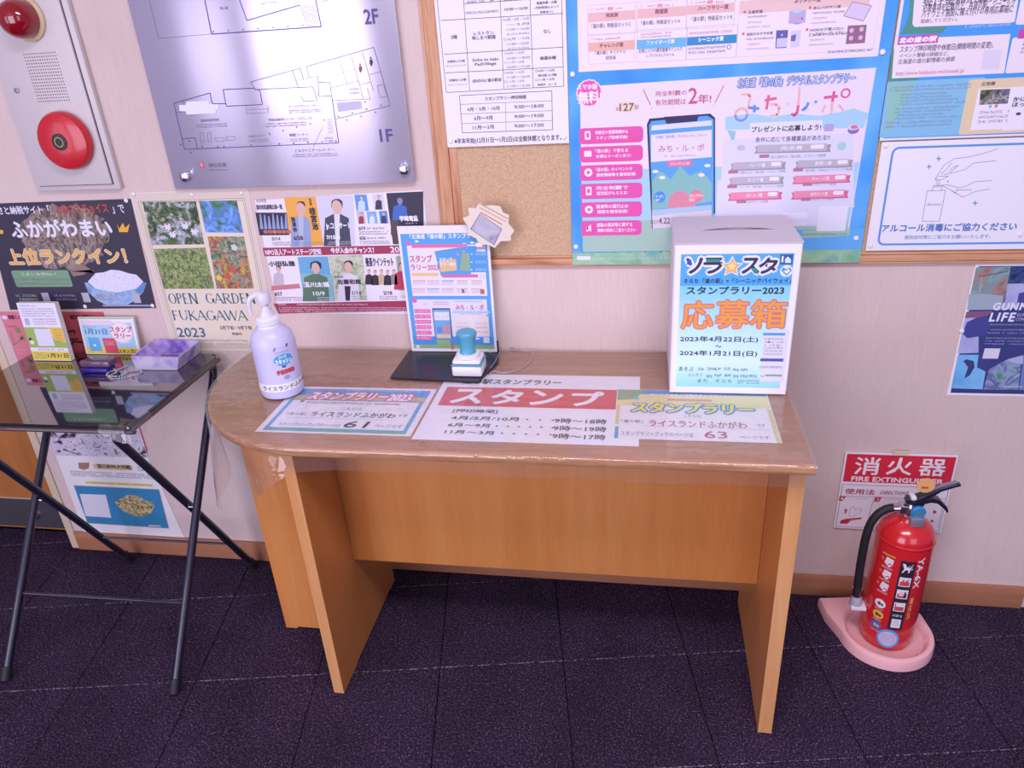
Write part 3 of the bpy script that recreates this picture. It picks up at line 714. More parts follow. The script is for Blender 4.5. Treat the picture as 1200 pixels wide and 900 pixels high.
s.text('2023年度', *z6(55, 100), *z6(125, 125), '#40384c', 4); s.text('深川市民劇場公演一覧', *z6(55, 138), *z6(232, 172), '#40384c', 4, .0005)
s.poly([z6(52, 192), z6(258, 192), z6(278, 340), z6(80, 342)], '#1c1c34', 1.5)
for k in range(7): s.poly([z6(80+k*28, 200+8*(k % 3)), z6(88+k*28, 200+8*(k % 3)), z6(106+k*27, 300), z6(84+k*27, 300)], '#8c9cc4', 2)
for k in range(6): s.disc(*z6(120+k*30, 318), .0062, '#b86450' if k != 2 else '#cc7860', 2.2, .005, n=12)
s.poly([z6(240, 94), z6(450, 88), z6(502, 408), z6(298, 416)], '#f0aa38', 1.5)
person(352, 118, 300, '#8ea2c8', w=.75, inner='#b4bcd8')
s.vtext('桂宮治', *z6(404, 158), *z6(470, 305), '#30242c', 4, .0012); s.vtext('独演会', *z6(285, 220), *z6(330, 318), '#30242c', 4, .0008); s.vtext('落語', *z6(404, 98), *z6(428, 145), '#30242c', 4, .0002)
s.poly([z6(455, 86), z6(696, 78), z6(712, 408), z6(505, 412)], '#d4d4ea', 1.5); person(590, 102, 310, '#34384c', '#2c2224', .95, inner='#e0e2f2')
s.text('Jr.コンサート', *z6(515, 258), *z6(685, 305), '#f0eef8', 4, .0008); s.text('7/15㈯', *z6(520, 338), *z6(612, 368), '#f4f2fa', 4, .0008)
for (a, b, c_, d_, bgc, rb) in ((704, 75, 800, 180, '#4c94dc', '#c8dcf4'), (822, 72, 908, 172, '#d8d4e8', '#2c2c3c'), (720, 186, 780, 264, '#c4b8c4', '#902c40'), (784, 186, 860, 264, '#6cb4e4', '#e0e4f0'), (866, 182, 930, 262, '#4c84d4', '#2c3454')):
    s.rect(*z6(a, b), *z6(c_, d_), bgc, 1.6); person((a+c_)/2, b+6, (d_-b)*.94, rb, w=.8)
s.text('6/19', *z6(732, 284), *z6(778, 306), '#30283c', 4, .0006); s.text('6/26', *z6(738, 348), *z6(780, 370), '#30283c', 4, .0006)
s.greek(*z6(785, 284), *z6(905, 306), '#30283c', 1, 12); s.greek(*z6(732, 310), *z6(935, 340), '#30283c', 2, 20); s.greek(*z6(785, 348), *z6(915, 370), '#30283c', 1, 12); s.greek(*z6(740, 374), *z6(940, 402), '#30283c', 2, 20)
s.poly([z6(915, 64), z6(1158, 52), z6(1165, 400), z6(960, 400)], '#252038', 1.5); person(1005, 92, 150, '#2c64b8', '#504868', 1.1, face='#7c84b8'); s.poly([z6(945, 240), z6(990, 240), z6(1005, 390), z6(970, 398), z6(945, 330)], '#4c3c38', 2)
s.text('宇崎竜童', *z6(1002, 212), *z6(1125, 248), '#f0eef8', 4, .0009); s.greek(*z6(1040, 254), *z6(1120, 272), '#d8d4e4', 1, 8)
s.poly([z6(100, 424), z6(1165, 404), z6(1165, 458), z6(112, 480)], WI, 2)
s.text('NPO法人アートステージ空知', *z6(115, 430), *z6(488, 472), '#f0eaf4', 4, .0007); s.text('今が入会のチャンス！', *z6(546, 420), *z6(835, 460), '#f0eaf4', 4, .0009); s.text('2023', *z6(940, 416), *z6(1060, 454), '#f0eaf4', 4, .0008)
s.text('小田弘雅', *z6(138, 512), *z6(315, 545), '#30243c', 4, .0009); person(205, 545, 130, '#c4bcc8', w=.9)
s.poly([z6(158, 676), z6(340, 660), z6(350, 690), z6(158, 706)], '#c8787c', 2.9)
s.poly([z6(330, 485), z6(530, 480), z6(580, 775), z6(375, 778)], '#60aad4', 1.5); s.poly([z6(345, 590), z6(560, 600), z6(580, 775), z6(375, 778)], '#80bcc4', 1.6); person(450, 512, 264, '#4c7458', w=1.1)
s.text('玉川太福', *z6(370, 650), *z6(540, 682), '#f4f2fa', 4, .001); s.text('10/9', *z6(432, 712), *z6(512, 738), '#f4f2fa', 4, .0006)
s.poly([z6(535, 478), z6(760, 470), z6(790, 768), z6(585, 774)], photo('foliage_print', ['#8ca07c', '#b4c4a0', '#d0d4c8', '#a8b498'], 60), 1.5); person(665, 508, 265, '#e4e0ea', w=.9)
s.poly([z6(640, 676), z6(680, 676), z6(676, 772), z6(648, 772)], '#242034', 3.2)
s.text('佐藤和哉', *z6(592, 632), *z6(750, 664), '#2c2438', 4.2, .0008); s.text('1/14', *z6(690, 708), *z6(752, 732), '#30283c', 4, .0006); s.text('和楽旅', *z6(570, 606), *z6(634, 624), '#30283c', 4, .0002)
s.text('曼荼クインテット', *z6(775, 488), *z6(965, 546), '#30243c', 4, .0007)
for k, rb in enumerate(('#241e2c', '#241e2c', '#c8b088', '#241e2c', '#8c8088')): person(800+k*41, 566+4*(k % 2), 100, rb, w=.8)
person(1020, 520, 180, '#b82c48', w=1.); s.poly([z6(978, 480), z6(1165, 470), z6(1165, 700), z6(1000, 706)], '#9cac9c', 1.5)
s.text('2/18', *z6(895, 710), *z6(955, 732), '#30283c', 4, .0007); s.text('5/14', *z6(160, 354), *z6(218, 374), '#30283c', 4, .0005); s.text('6/17', *z6(176, 716), *z6(230, 740), '#30283c', 4, .0006); s.text('6/28', *z6(304, 346), *z6(368, 372), '#30283c', 4, .0008)
for (a, b, c_, d_) in ((165, 382, 288, 412), (305, 382, 500, 408), (176, 744, 365, 776), (460, 745, 570, 775), (690, 738, 790, 768), (868, 738, 990, 768), (525, 378, 710, 405), (1010, 738, 1060, 752)): s.greek(*z6(a, b), *z6(c_, d_), '#4a4258' if a not in (525, 460) else '#e8e6f0', 2, 18)
s.poly([z6(172, 792), z6(1165, 770), z6(1165, 838), z6(205, 858)], WI, 2); s.greek(*z6(190, 790), *z6(258, 806), '#e8dce8', 1, 8); s.greek(*z6(325, 788), *z6(795, 806), '#e8dce8', 1, 40); s.greek(*z6(205, 812), *z6(1055, 852), '#e8dce8', 3, 80)
o = s.build('concert_season_poster', 'wide poster of performers with dark red bands behind the soap bottle', 'poster', origin=(-.7, -.0012, .96))

# --- opening times sheet on the cork board
YC = -.0122
def zc(x, y): return (500+x/5, y/5)
s = wall_sheet(YC)
s.slab([(-.4275, 1.207), (-.159, 1.207), (-.159, 1.63), (-.4275, 1.63)], '#eeebf0')
K = '#3a3548'
for p in (((60, -20), (115, 542), (803, 505), (790, -20)), ((82, 120), (800, 78)), ((102, 318), (800, 276)), ((108, 427), (803, 392)), ((215, -20), (252, 532)), ((430, -20), (452, 520)), ((605, -20), (625, 515)), ((218, 22), (610, -5))): s.line([zc(*q) for q in p], .0010, K)
s.text('2階', *zc(140, 205), *zc(180, 228), K, 4, .0003); s.text('レストラン', *zc(275, 182), *zc(392, 205), K, 4, .0003); s.text('味しるべ駅逓', *zc(266, 206), *zc(404, 232), K, 4, .0003)
s.text('なし', *zc(684, 172), *zc(728, 194), K, 4, .0003); s.text('Soba to kaju', *zc(268, 338), *zc(420, 362), K, 4, .0003); s.text('PadVillage', *zc(282, 364), *zc(408, 388), K, 4, .0003)
s.text('毎週木曜', *zc(664, 328), *zc(758, 350), K, 4, .0004); s.text('SENDOU 道の駅店', *zc(268, 458), *zc(438, 482), K, 4, .0003)
s.text('北側出入口前', *zc(120, 350), *zc(225, 366), K, 4, .0002); s.text('チャレンジショップ', *zc(116, 376), *zc(230, 392), K, 4); s.text('北側出入口側', *zc(130, 460), *zc(232, 476), K, 4, .0002); s.text('チャレンジショップ', *zc(126, 488), *zc(238, 502), K, 4)
s.text('10:00〜16:00', *zc(455, 42), *zc(592, 60), K, 4, .0002); s.text('毎週月曜・火曜', *zc(643, 6), *zc(762, 24), K, 4, .0002); s.text('(予約状況によって', *zc(634, 34), *zc(776, 52), K, 4, .0002); s.text('変動あり)', *zc(664, 62), *zc(740, 78), K, 4, .0002)
for i, t in enumerate(('○4月・5月・10月', '　〜3月', '　11:00〜14:00', '　(LO14:00)', '○6月〜9月', '　11:00〜15:00', '　(LO15:00)')): s.text(t.strip('　'), *zc(445+(20 if t[0] == '　' else 0)+i*1.5, 104+i*28.5), *zc(600, 122+i*28.5), '#57516a', 4)
for (y, t) in ((302, '○4月〜10月'), (330, '10:00〜18:00'), (356, '○11月〜3月'), (382, '10:00〜15:00'), (416, '○4月〜10月'), (442, '11:00〜16:30'), (468, '○11月〜3月'), (494, '11:00〜15:30')): s.text(t, *zc(456+(14 if t[0] == '1' else 0), y), *zc(570+(36 if t[0] == '1' else 0), y+17), '#57516a', 4)
for (y, t, a) in ((406, '○4月〜10月', 0), (432, '毎週火曜', 14), (458, '○11月〜3月', 0), (486, '毎週月・火・水', 14)): s.text(t, *zc(636+a, y), *zc(748+a, y+16), K, 4, .0001)
s.text('10:00', *zc(225, 50), *zc(225+2, 52), K, 0)
s.greek(*zc(228, 58), *zc(424, 84), K, 1, 14); s.greek(*zc(222, -4), *zc(395, 18), K, 1, 14); s.greek(*zc(450, -10), *zc(590, 8), K, 1, 12)
for p in (((192, 560), (733, 532), (738, 760), (210, 778), (192, 560)), ((195, 612), (735, 590)), ((462, 600), (466, 770)), ((200, 668), (736, 648)), ((204, 724), (736, 706))): s.line([zc(*q) for q in p], .0011 if len(p) > 2 else .0007, K)
s.text('スタンプラリー押印時間', *zc(340, 560), *zc(582, 586), K, 4, .0003)
for i, (a, b) in enumerate((('4月・5月・10月', '9:00〜18:00'), ('6月〜9月', '9:00〜19:00'), ('11月〜3月', '9:00〜17:00'))):
    w_ = (95, 54, 62)[i]; s.text(a, *zc(332-w_, 625+i*54), *zc(332+w_, 650+i*54), K, 4, .0003); s.text(b, *zc(514, 612+i*56), *zc(686, 634+i*56), K, 4, .0003)
s.text('※年末年始(12月31日〜1月2日)は全館休館となります。', *zc(162, 800), *zc(790, 836), K, 4, .0002)
o = s.build('opening_times_sheet', 'white timetable sheet with ruled table pinned at the left of the cork board', 'notice', origin=(-.29, YC, 1.3))
for p in ((142, 826), (806, 803)): s.pin(*zc(*p), o, .005, .003)

# --- large blue stamp rally poster
YB = -.0122
s = wall_sheet(YB)
BL = '#3e96e8'
s.slab([(-.158, .936), (.463, .936), (.463, 1.62), (-.158, 1.62)], BL)
sky = photo('blue_wash', ['#3088e0', '#4aa0ee', '#6cb8f2'], 6, 2, .3); s.put([(-.157, .937), (.462, .937), (.462, 1.62), (-.157, 1.62)], [[0, 1, 2, 3]], sky, .4)
s.put([(-.158, .9365), (.463, .9365), (.463, .970), (-.158, .964)], [[0, 1, 2, 3]], photo('meadow_print', ['#78b494', '#8cc4a0', '#a4cca4', '#6cb0b0'], 14), .8)
for k in range(14): s.disc(684+k*9, 294-(k % 2), .0042, '#4c9470', .9, n=8)
PW = '#f0e4ec'
s.put([(-.136, 1.3465), (.440, 1.3465), (.440, 1.62), (-.136, 1.62)], [[0, 1, 2, 3]], PW, 1)
def z4(x, y): return (660+x/6, y/6)
def zb(x, y): return (850+x/6, y/6)
PKL = '#e8b8b4'; PKT = '#8c3c54'; K2 = '#403a58'
for (a, b, c_, d_, bar, t, tb, sub) in ((172, 38, 508, 232, (92, 136), '完走賞', (300, 90, 386, 120), ('「道の駅」特産品セットC', 200, 158, 474, 194)),
        (520, 16, 862, 205, (64, 110), '周遊賞', (645, 62, 735, 96), ('「道の駅」特産品セットA', 548, 138, 822, 170)), (872, -8, 1200, 185, (40, 82), 'ハーフラリー賞', (950, 34, 1160, 72), ('「道の駅」特産品セットB', 905, 106, 1186, 146))):
    s.frame(*z4(a, b), *z4(c_, d_), .0007, '#c8b4c8', 1.6); s.rect(*z4(a, bar[0]), *z4(c_, bar[1]), PKL, 1.8)
    s.text(t, *z4(*tb[:2]), *z4(*tb[2:]), '#7c3448', 4, .0006); s.text(sub[0], *z4(*sub[1:3]), *z4(*sub[3:5]), K2, 4, .0001)
    s.ring(*z4(a+30, b+26), .0028, .0006, '#e090a8', 2); s.greek(*z4(a+56, b+14), *z4(a+130, b+36), '#c06880', 1, 6); s.rect(*z4(a+140, b+12), *z4(a+180, b+32), '#e4949c', 2, r=.002); s.greek(*z4(a+186, b+10), *z4(a+256, b+32), '#c06880', 1, 6)
s.frame(*z4(174, 245), *z4(500, 436), .0007, '#c8b4c8', 1.6); s.rect(*z4(174, 300), *z4(504, 346), '#e8b4a0', 1.8); s.text('チャレンジ賞', *z4(256, 300), *z4(422, 334), '#6c3430', 4, .0006); s.text('「道の駅」オリジナル', *z4(225, 352), *z4(440, 382), K2, 4, .0001); s.text('記念品', *z4(300, 390), *z4(370, 418), K2, 4, .0001)
s.frame(*z4(518, 212), *z4(862, 422), .0007, '#b8b4d8', 1.6); s.rect(*z4(520, 282), *z4(864, 328), '#60b4ec', 1.8); s.text('ファイターズ賞', *z4(586, 278), *z4(782, 312), '#f0f4ff', 4, .0004); s.text('お気に入りの選手直筆サイン入り', *z4(532, 336), *z4(836, 366), K2, 4, .0001); s.text('レプリカユニフォーム', *z4(586, 372), *z4(780, 400), K2, 4, .0001)
s.frame(*z4(872, 190), *z4(1215, 402), .0007, '#b8b4d8', 1.6); s.rect(*z4(872, 262), *z4(1218, 302), '#2888c0', 1.8); s.text('シーニック賞', *z4(950, 258), *z4(1126, 292), '#f0f4ff', 4, .0006); s.greek(*z4(880, 318), *z4(1140, 382), K2, 2, 22); s.ring(*z4(1166, 330), .0045, .0014, '#3c8ca4', 2); s.greek(*z4(888, 214), *z4(1190, 240), '#c06880', 1, 26)
s.greek(*z4(545, 222), *z4(760, 270), '#c06880', 2, 18); s.ring(*z4(205, 272), .0028, .0006, '#e090a8', 2); s.greek(*z4(226, 258), *z4(420, 284), '#c06880', 1, 14)
s.frame(*zb(102, 10), *zb(1040, 350), .0006, '#d8c0cc', 1.5); s.rect(*zb(104, 8), *zb(1010, 40), '#e8c4c0', 1.8); s.text('ダイアリー賞', *zb(486, -6), *zb(668, 20), '#7c3448', 4, .0005)
for (x, y, t, x1, y1) in ((136, 84, '五島軒賞', 262, 96), (126, 238, '池田のおすすめ賞', 332, 248), (596, 54, 'あんバタサン賞', 810, 62), (574, 208, 'HORIの夕張メロン', 830, 216)):
    s.disc(*zb(x, y), .0026, '#d8607c', 2, n=12); s.text(t, *zb(x+24, y-14), *zb(x1, y1), K2, 4, .0002); s.greek(*zb(x+22, y+20), *zb(x1+30, y+44), K2, 1, 20); s.greek(*zb(x+20, y+60), *zb(x+120, y+84), '#c87888', 1, 8); s.greek(*zb(x+14, y+96), *zb(x+180, y+112), '#7c7490', 1, 16)
s.text('ピュアゼリープレミアム', *zb(590, 222), *zb(834, 250), K2, 4, .0002)
s.disc(*zb(506, 78), .0085, '#c8c8e4', 2, .0035); s.rect(*zb(452, 78), *zb(560, 160), '#b0aed8', 1.9); s.disc(*zb(506, 160), .0085, '#9090c8', 1.8, .0028); s.rect(*zb(462, 118), *zb(540, 145), '#c8a0c8', 2.2); s.disc(*zb(540, 130), .002, '#8c4ca0', 2.4, n=8)
s.poly([zb(358, 214), zb(442, 210), zb(430, 336), zb(352, 340)], '#5058a0', 2); s.rect(*zb(364, 270), *zb(430, 330), '#d0c8e0', 2.3); s.disc(*zb(398, 246), .0024, '#a0b0e0', 2.3, n=8); s.poly([zb(462, 218), zb(534, 208), zb(520, 330), zb(456, 334)], '#d4d0ec', 2); s.poly([zb(462, 250), zb(500, 240), zb(490, 290), zb(460, 290)], '#5c60a8', 2.3)
s.poly([zb(895, 12), zb(1028, 40), zb(970, 148), zb(832, 112)], '#d8c8e4', 2); s.line([zb(895, 12), zb(1028, 40), zb(970, 148), zb(832, 112), zb(895, 12)], .001, '#6c5c84', 2.2); s.poly([zb(862, 180), zb(994, 174), zb(980, 302), zb(846, 310)], '#8c5c84', 2)
for (x, y) in ((888, 214), (958, 206), (884, 268), (950, 264)): s.disc(*zb(x, y), .0042, '#e4b4bc', 2.3, n=12)
s.greek(*zb(720, 340), *zb(1035, 374), K2, 1, 24)
# lower half
s.put([(-.134, 1.000), (.432, 1.000), (.440, 1.326), (-.134, 1.318)], [[0, 1, 2, 3]], '#ecdfee', 1)
s.put([(-.134, .967), (.428, .967), (.434, 1.148), (-.134, 1.148)], [[0, 1, 2, 3]], '#a4d4ec', 1.1)
s.put([(-.134, .967), (.428, .967), (.428, 1.028), (-.134, 1.040)], [[0, 1, 2, 3]], '#a0c8b4', 1.2)
s.poly([(850, 137), (880, 133), (905, 137), (930, 133), (960, 136), (985, 131), (1000, 127), (1018, 133), (1012, 150), (850, 152)], '#a4d4ec', 1.3)
s.put([(.30, .965), (.463, .965), (.463, 1.01), (.26, 1.01)], [[0, 1, 2, 3]], '#58b0f0', 1.25)
s.disc(*z4(183, 655), .0268, '#f0e4f0', 2, wob=.03, k=16); s.disc(*z4(183, 655), .0245, '#e84ca8', 2.3, wob=.035, k=16)
s.text('スマホ版', *z4(100, 590), *z4(240, 632), '#fbeef8', 4, .0006); s.text('無料!', *z4(106, 640), *z4(270, 728), '#fbeef8', 4, .0012)
s.disc(*z4(445, 752), .0215, '#e8dcb8', 2, .011); s.text('全', *z4(368, 752), *z4(394, 778), PKT, 4); s.text('127', *z4(398, 726), *z4(496, 780), '#8c4c64', 4, .0006); s.text('駅', *z4(502, 738), *z4(532, 770), PKT, 4)
s.line([z4(562, 628), z4(614, 738)], .0018, '#d0608c', 3); s.disc(*z4(622, 762), .0011, '#d0608c', 3, n=8); s.line([z4(1130, 598), z4(1068, 722)], .0018, '#d0608c', 3); s.disc(*z4(1058, 742), .0011, '#d0608c', 3, n=8)
s.text('完全制覇の', *z4(648, 634), *z4(868, 674), '#c8587c', 4, .0001); s.text('有効期間は', *z4(648, 694), *z4(862, 740), '#c8587c', 4, .0001); s.text('2', *z4(884, 618), *z4(940, 728), '#c84c78', 4, .0006); s.text('年!', *z4(950, 662), *z4(1038, 726), '#c84c78', 4, .0004)
def zd(x, y): return (660+x/5.295, 150+y/5.295)
pill = '#e44ca4'
TX = (('休館日や営業時間外も', 'スタンプ取得可能!'), ('「道の駅」で使える', 'お得なクーポンあり!'), ('「道の駅」のイベントや', '最新情報等を簡単取得!'), ('完全制覇で', '認定証がもらえる!'), ('国道等の通行止め', '情報を簡単取得!'), ('道路の異状等に関する', '情報の提供にご協力ください'))
for k in range(6):
    y = 0+k*115; s.rect(*zd(99+k*2.5, y+ (3 if k else 3)), *zd(496-k*2, y+88), pill, 2, r=.009); s.rect(*zd(99+k*2.5, y+4), *zd(160, y+93), pill, 2.1)
    s.rect(*zd(198+k*2, y+12), *zd(198+k*2+205+(k == 2)*25, y+38), pill, 2.2)
    s.text(TX[k][0], *zd(198+k*2, y+12), *zd(402+(k in (2, 5))*26, y+38), '#fbe8f6', 4, .0003); s.text(TX[k][1], *zd(203+k*2, y+46), *zd(400+(k in (2, 5))*50+(k == 1)*20, y+70), '#fbe8f6', 4, .0003)
    cx, cy = 152+k*2, y+46
    if k in (0, 3): s.rect(*zd(cx-18, cy-26), *zd(cx+18, cy+26), '#fbeaf8', 3, r=.002); s.rect(*zd(cx-9, cy-14), *zd(cx+9, cy+12), pill, 3.2)
    elif k == 1: s.rect(*zd(cx-24, cy-18), *zd(cx+22, cy+16), '#fbeaf8', 3)
    elif k == 5: s.poly([zd(cx-20, cy+4), zd(cx+10, cy-24), zd(cx+12, cy+22)], '#fbeaf8', 3); s.rect(*zd(cx-18, cy-6), *zd(cx-6, cy+22), '#fbeaf8', 3)
    else: s.disc(*zd(cx, cy), .0088, '#fbeaf8', 3); s.disc(*zd(cx, cy), .0036, pill, 3.2, n=10)
# phone
s.poly([(761, 139), (832, 133), (838, 138), (838, 250), (764, 268), (758, 146)], '#28244c', 2)
s.poly([(763.2, 142), (829, 135.5), (836.3, 140), (836.3, 252), (766, 268), (760.5, 147)], '#50a0e4', 2.3)
s.poly([(763, 153), (834, 147), (834, 141), (764, 147)], '#dce0f4', 2.4); s.poly([(778, 137), (819, 134), (817, 142), (781, 145)], '#28244c', 2.6)
s.poly([(763, 158), (834, 152), (834, 184), (763, 190)], '#e8e0ee', 2.5)
s.text('北海道「道の駅」デジタルスタンプラリー', 768, 158, 829, 161, '#504a80', 4); s.text('みち・ル・ポ', 772, 169, 825, 178, '#c87ca0', 4, .0003); s.greek(778, 181, 816, 184, '#60588c', 1, 10)
s.rect(782, 188.5, 811, 194.5, '#e07098', 3, r=.003); s.text('2023年計画', 785, 189.5, 808, 193.5, '#f8e8f0', 4)
s.poly([(764, 212), (774, 200), (786, 210), (797, 194), (808, 206), (822, 200), (834, 214), (834, 236), (764, 246)], '#7cbcb4', 2.7)
for (x, y) in ((768, 201), (829, 194), (822, 205), (776, 208)): s.disc(x, y, .0065, '#e8ecf8', 2.8, .0035, n=12)
s.poly([(782, 246), (784, 232), (792, 224), (802, 224), (812, 232), (816, 244)], '#d88494', 2.8)
s.disc(773, 231, .0125, '#3c8ce4', 3); s.disc(816, 230, .0135, '#e47888', 3); s.text('クーポン\nGET!', 768, 228, 778, 236, '#f4f2fa', 4, .0002); s.text('スタンプラリー\nをGO!', 808, 227, 824, 236, '#f4f2fa', 4, .0002)
s.poly([(764, 246), (834, 240), (834, 246), (764, 253)], '#a8c8e0', 2.9); s.poly([(764, 253), (834, 246), (834, 262), (765, 268)], '#dcd4dc', 2.9)
s.text('2023', 762, 258, 771, 262, '#604860', 4); s.text('4.22', 772, 255, 785, 262, '#604860', 4, .0004)
# right half of lower panel
s.text('北海道「道の駅」デジタルスタンプラリー', *zb(88, 530), *zb(910, 602), '#eceefa', 4.2, shear=.15, outline='#2c68b8', ow=.0014)
_ll = [0]
def logo(pts, w, c_, L=3.8):
    _ll[0] += .07
    s.line([zb(*p) for p in pts], w+.0024, '#f8f0f8', L-1.4+_ll[0]); s.line([zb(*p) for p in pts], w, c_, L+_ll[0])
for (x, y, r) in ((112, 805, .0148),):
    s.ring(*zb(x, y), r+.001, .0062, '#f8f0f8', 3.2); s.ring(*zb(x, y), r, .0056, '#ecb4b0', 3.8, a0=0, a1=180); s.ring(*zb(x, y), r, .0056, '#7c94dc', 3.8, a0=180, a1=360)
logo([(110, 664), (165, 660), (178, 672), (160, 750)], .0056, '#ecb8b4'); logo([(160, 756), (238, 764)], .0056, '#5c8ce4'); logo([(205, 738), (203, 790)], .0056, '#5c8ce4')
logo([(276, 706), (360, 690)], .0056, '#e0608c'); logo([(306, 668), (288, 770)], .0056, '#e0608c'); logo([(310, 735), (360, 730), (382, 760), (365, 810), (320, 815)], .0056, '#ecb8b4')
s.disc(*zb(438, 730), .0026, '#d8c8e4', 4); logo([(522, 612), (512, 740)], .0056, '#ecb8b4'); logo([(512, 740), (505, 795), (485, 815), (462, 800)], .0056, '#d85c8c'); logo([(536, 775), (565, 762), (585, 720)], .0056, '#5c94e4'); s.disc(*zb(636, 716), .0028, '#5c94e4', 4)
logo([(692, 686), (790, 676)], .0056, '#d8588c'); logo([(765, 640), (752, 716)], .0056, '#d8588c'); logo([(750, 720), (745, 800)], .0056, '#ecb8b4'); logo([(700, 740), (684, 786)], .0048, '#ecb0c0'); logo([(798, 735), (828, 775)], .0048, '#ecb0c0'); s.ring(*zb(845, 655), .0105, .0052, '#f8f0f8', 3.2); s.ring(*zb(845, 655), .0095, .0036, '#d8588c', 3.8)
def ze(x, y): return (840+x/5, 130+y/5)
s.rect(*ze(195, 70), *ze(615, 118), '#e4e4ec', 2)
s.text('プレゼントに応募しよう!', *ze(206, 82), *ze(608, 122), '#302c48', 4, .0004); s.text('条件に応じて各種賞品があたる!!', *ze(228, 144), *ze(660, 180), '#504a70', 4, .0001)
s.put([(.155, 1.018), (.412, 1.018), (.420, 1.120), (.155, 1.120)], [[0, 1, 2, 3]], '#dcdcf0', 1.8)
s.poly([ze(40, 170), ze(800, 130), ze(805, 565), ze(65, 590), ze(20, 480)], '#dcdcf0', 1.7)
def ribbon(x0, y0, x1, y1, c_, dc, t):
    s.poly([ze(x0, y0+12), ze(x1, y0), ze(x1-10, y0+24), ze(x1-4, y0+44), ze(x0-4, y0+54), ze(x0+10, y0+34)], dc, 2.1); s.poly([ze(x0+14, y0+4), ze(x1-24, y0-6), ze(x1-26, y0+36), ze(x0+14, y0+46)], c_, 2.3)
    w_ = (x1-x0); s.text(t, *ze(x0+w_*.34, y0+8), *ze(x0+w_*.62, y0+32), '#f4f0f8', 4, .0002); s.rect(*ze(x1-w_*.27, y0+2), *ze(x1-w_*.1, y0+24), '#f0e8f2', 3, r=.003)
G1, G2, R1, R2 = '#b8b4bc', '#98949c', '#ec88a4', '#cc6484'
ribbon(222, 196, 672, 0, G1, G2, '完走賞'); ribbon(80, 298, 408, 0, G1, G2, 'ハーフ賞'); ribbon(460, 286, 800, 0, G1, G2, '周遊い賞'); ribbon(72, 384, 396, 0, G1, G2, 'エリア賞'); ribbon(444, 376, 786, 0, R1, R2, 'チャレンジ賞'); ribbon(66, 474, 386, 0, R1, R2, 'みち・ル・ポ賞'); ribbon(436, 466, 774, 0, R1, R2, '50ポイント賞')
for (x, y, x1, t) in ((250, 256, 636, '全127駅中の「道の駅」でスタンプ取得'), (68, 348, 400, '50駅以上の「道の駅」でスタンプ取得'), (448, 336, 792, '「道の駅」10駅以上でスタンプ取得'), (62, 434, 390, '1エリアの「道の駅」でスタンプ取得'), (504, 420, 696, '10ポイント取得'), (116, 522, 300, '30ポイント取得'), (494, 508, 684, '50ポイント取得')):
    s.rect(*ze(x, y), *ze(x+56, y+18), '#b0708c', 2.4); s.text(t, *ze(x+66, y), *ze(x1, y+18), '#7c7498', 4)
s.disc(*ze(142, 216), .0085, '#c8b8d4', 2.2, .006); s.disc(*ze(732, 206), .0085, '#a0d4cc', 2.2); s.disc(*ze(800, 112), .0108, '#7c6cb0', 2.2, .0075); s.disc(*ze(800, 96), .0108, '#e0d0e4', 2.4, .0055); s.disc(*ze(805, 94), .007, '#d86c94', 2.6, .0035); s.rect(*ze(632, 78), *ze(682, 118), '#b4a0d8', 2.2); s.poly([ze(60, 112), ze(110, 118), ze(104, 168), ze(85, 170)], '#90c8cc', 2.2)
s.rect(*ze(380, 598), *ze(528, 632), '#e8eaf8', 2.2, r=.005); s.text('.com', *ze(442, 652), *ze(522, 672), '#eef2fc', 4, .0006); s.rect(*ze(600, 560), *ze(752, 702), '#e8e8f4', 3, r=.003)
s.poly([ze(500, 702), ze(782, 686), ze(776, 730), ze(500, 745)], '#a0c8b4', 2); s.greek(*ze(500, 712), *ze(762, 734), '#3c6c68', 1, 24); s.rect(*zd(84, 795), *zd(170, 818), '#e8ecf4', 3, r=.003); s.greek(*zd(182, 795), *zd(680, 822), '#d0e4e4', 1, 34)
o = s.build('stamp_rally_poster', 'big sky-blue stamp rally poster with pink labels and a phone, behind the white box', 'poster', origin=(.15, YB, 1.2))
for p in ((671, 87), (1034, 61), (675, 289), (1003, 279)): s.pin(*p, o, .0055, .004)

# --- green and blue highway poster (top right)
s = wall_sheet(YB)
s.slab([(.4665, 1.189), (1.12, 1.189), (1.12, 1.62), (.4665, 1.62)], '#e8e8f0'); s.put([(.472, 1.193), (1.115, 1.193), (1.115, 1.615), (.472, 1.615)], [[0, 1, 2, 3]], '#3898ec', .6)
def zf(x, y): return (1000+x/6, y/6)
GN = '#40907c'
s.poly([zf(395, -30), zf(430, -30), zf(420, 185), zf(660, 185), zf(620, 235), zf(330, 240), zf(365, 180), zf(395, 80)], GN, 1); s.poly([zf(290, 330), zf(285, 545), zf(460, 550), zf(440, 580), zf(255, 590), zf(238, 880), zf(205, 960), zf(250, 560), zf(270, 380)], GN, 1)
s.rect(*zf(240, 575), *zf(850, 945), '#7cc0e0', 1.2, r=.004); s.poly([zf(255, 590), zf(440, 580), zf(330, 780), zf(235, 960), zf(235, 700)], '#88c4b8', 1.4)
s.poly([zf(430, -30), zf(1165, -40), zf(1135, 150), zf(1110, 160), zf(430, 190), zf(415, 170)], PW, 1.5)
for (t, a, b, c_, d_) in (('受け金額応募方法', 490, -8, 1100, 12), ('必要事項を記載の上、各道の駅、シーニック', 494, 20, 1130, 56), ('バイウェイ施設に備え付けの専用応募箱に', 484, 62, 1118, 100), ('投函してください。', 476, 124, 728, 158)): s.text(t, *zf(a, b), *zf(c_, d_), K2, 4, .0001, shear=.05)
s.greek(*zf(790, 165), *zf(1105, 195), '#c4e0f8', 1, 22)
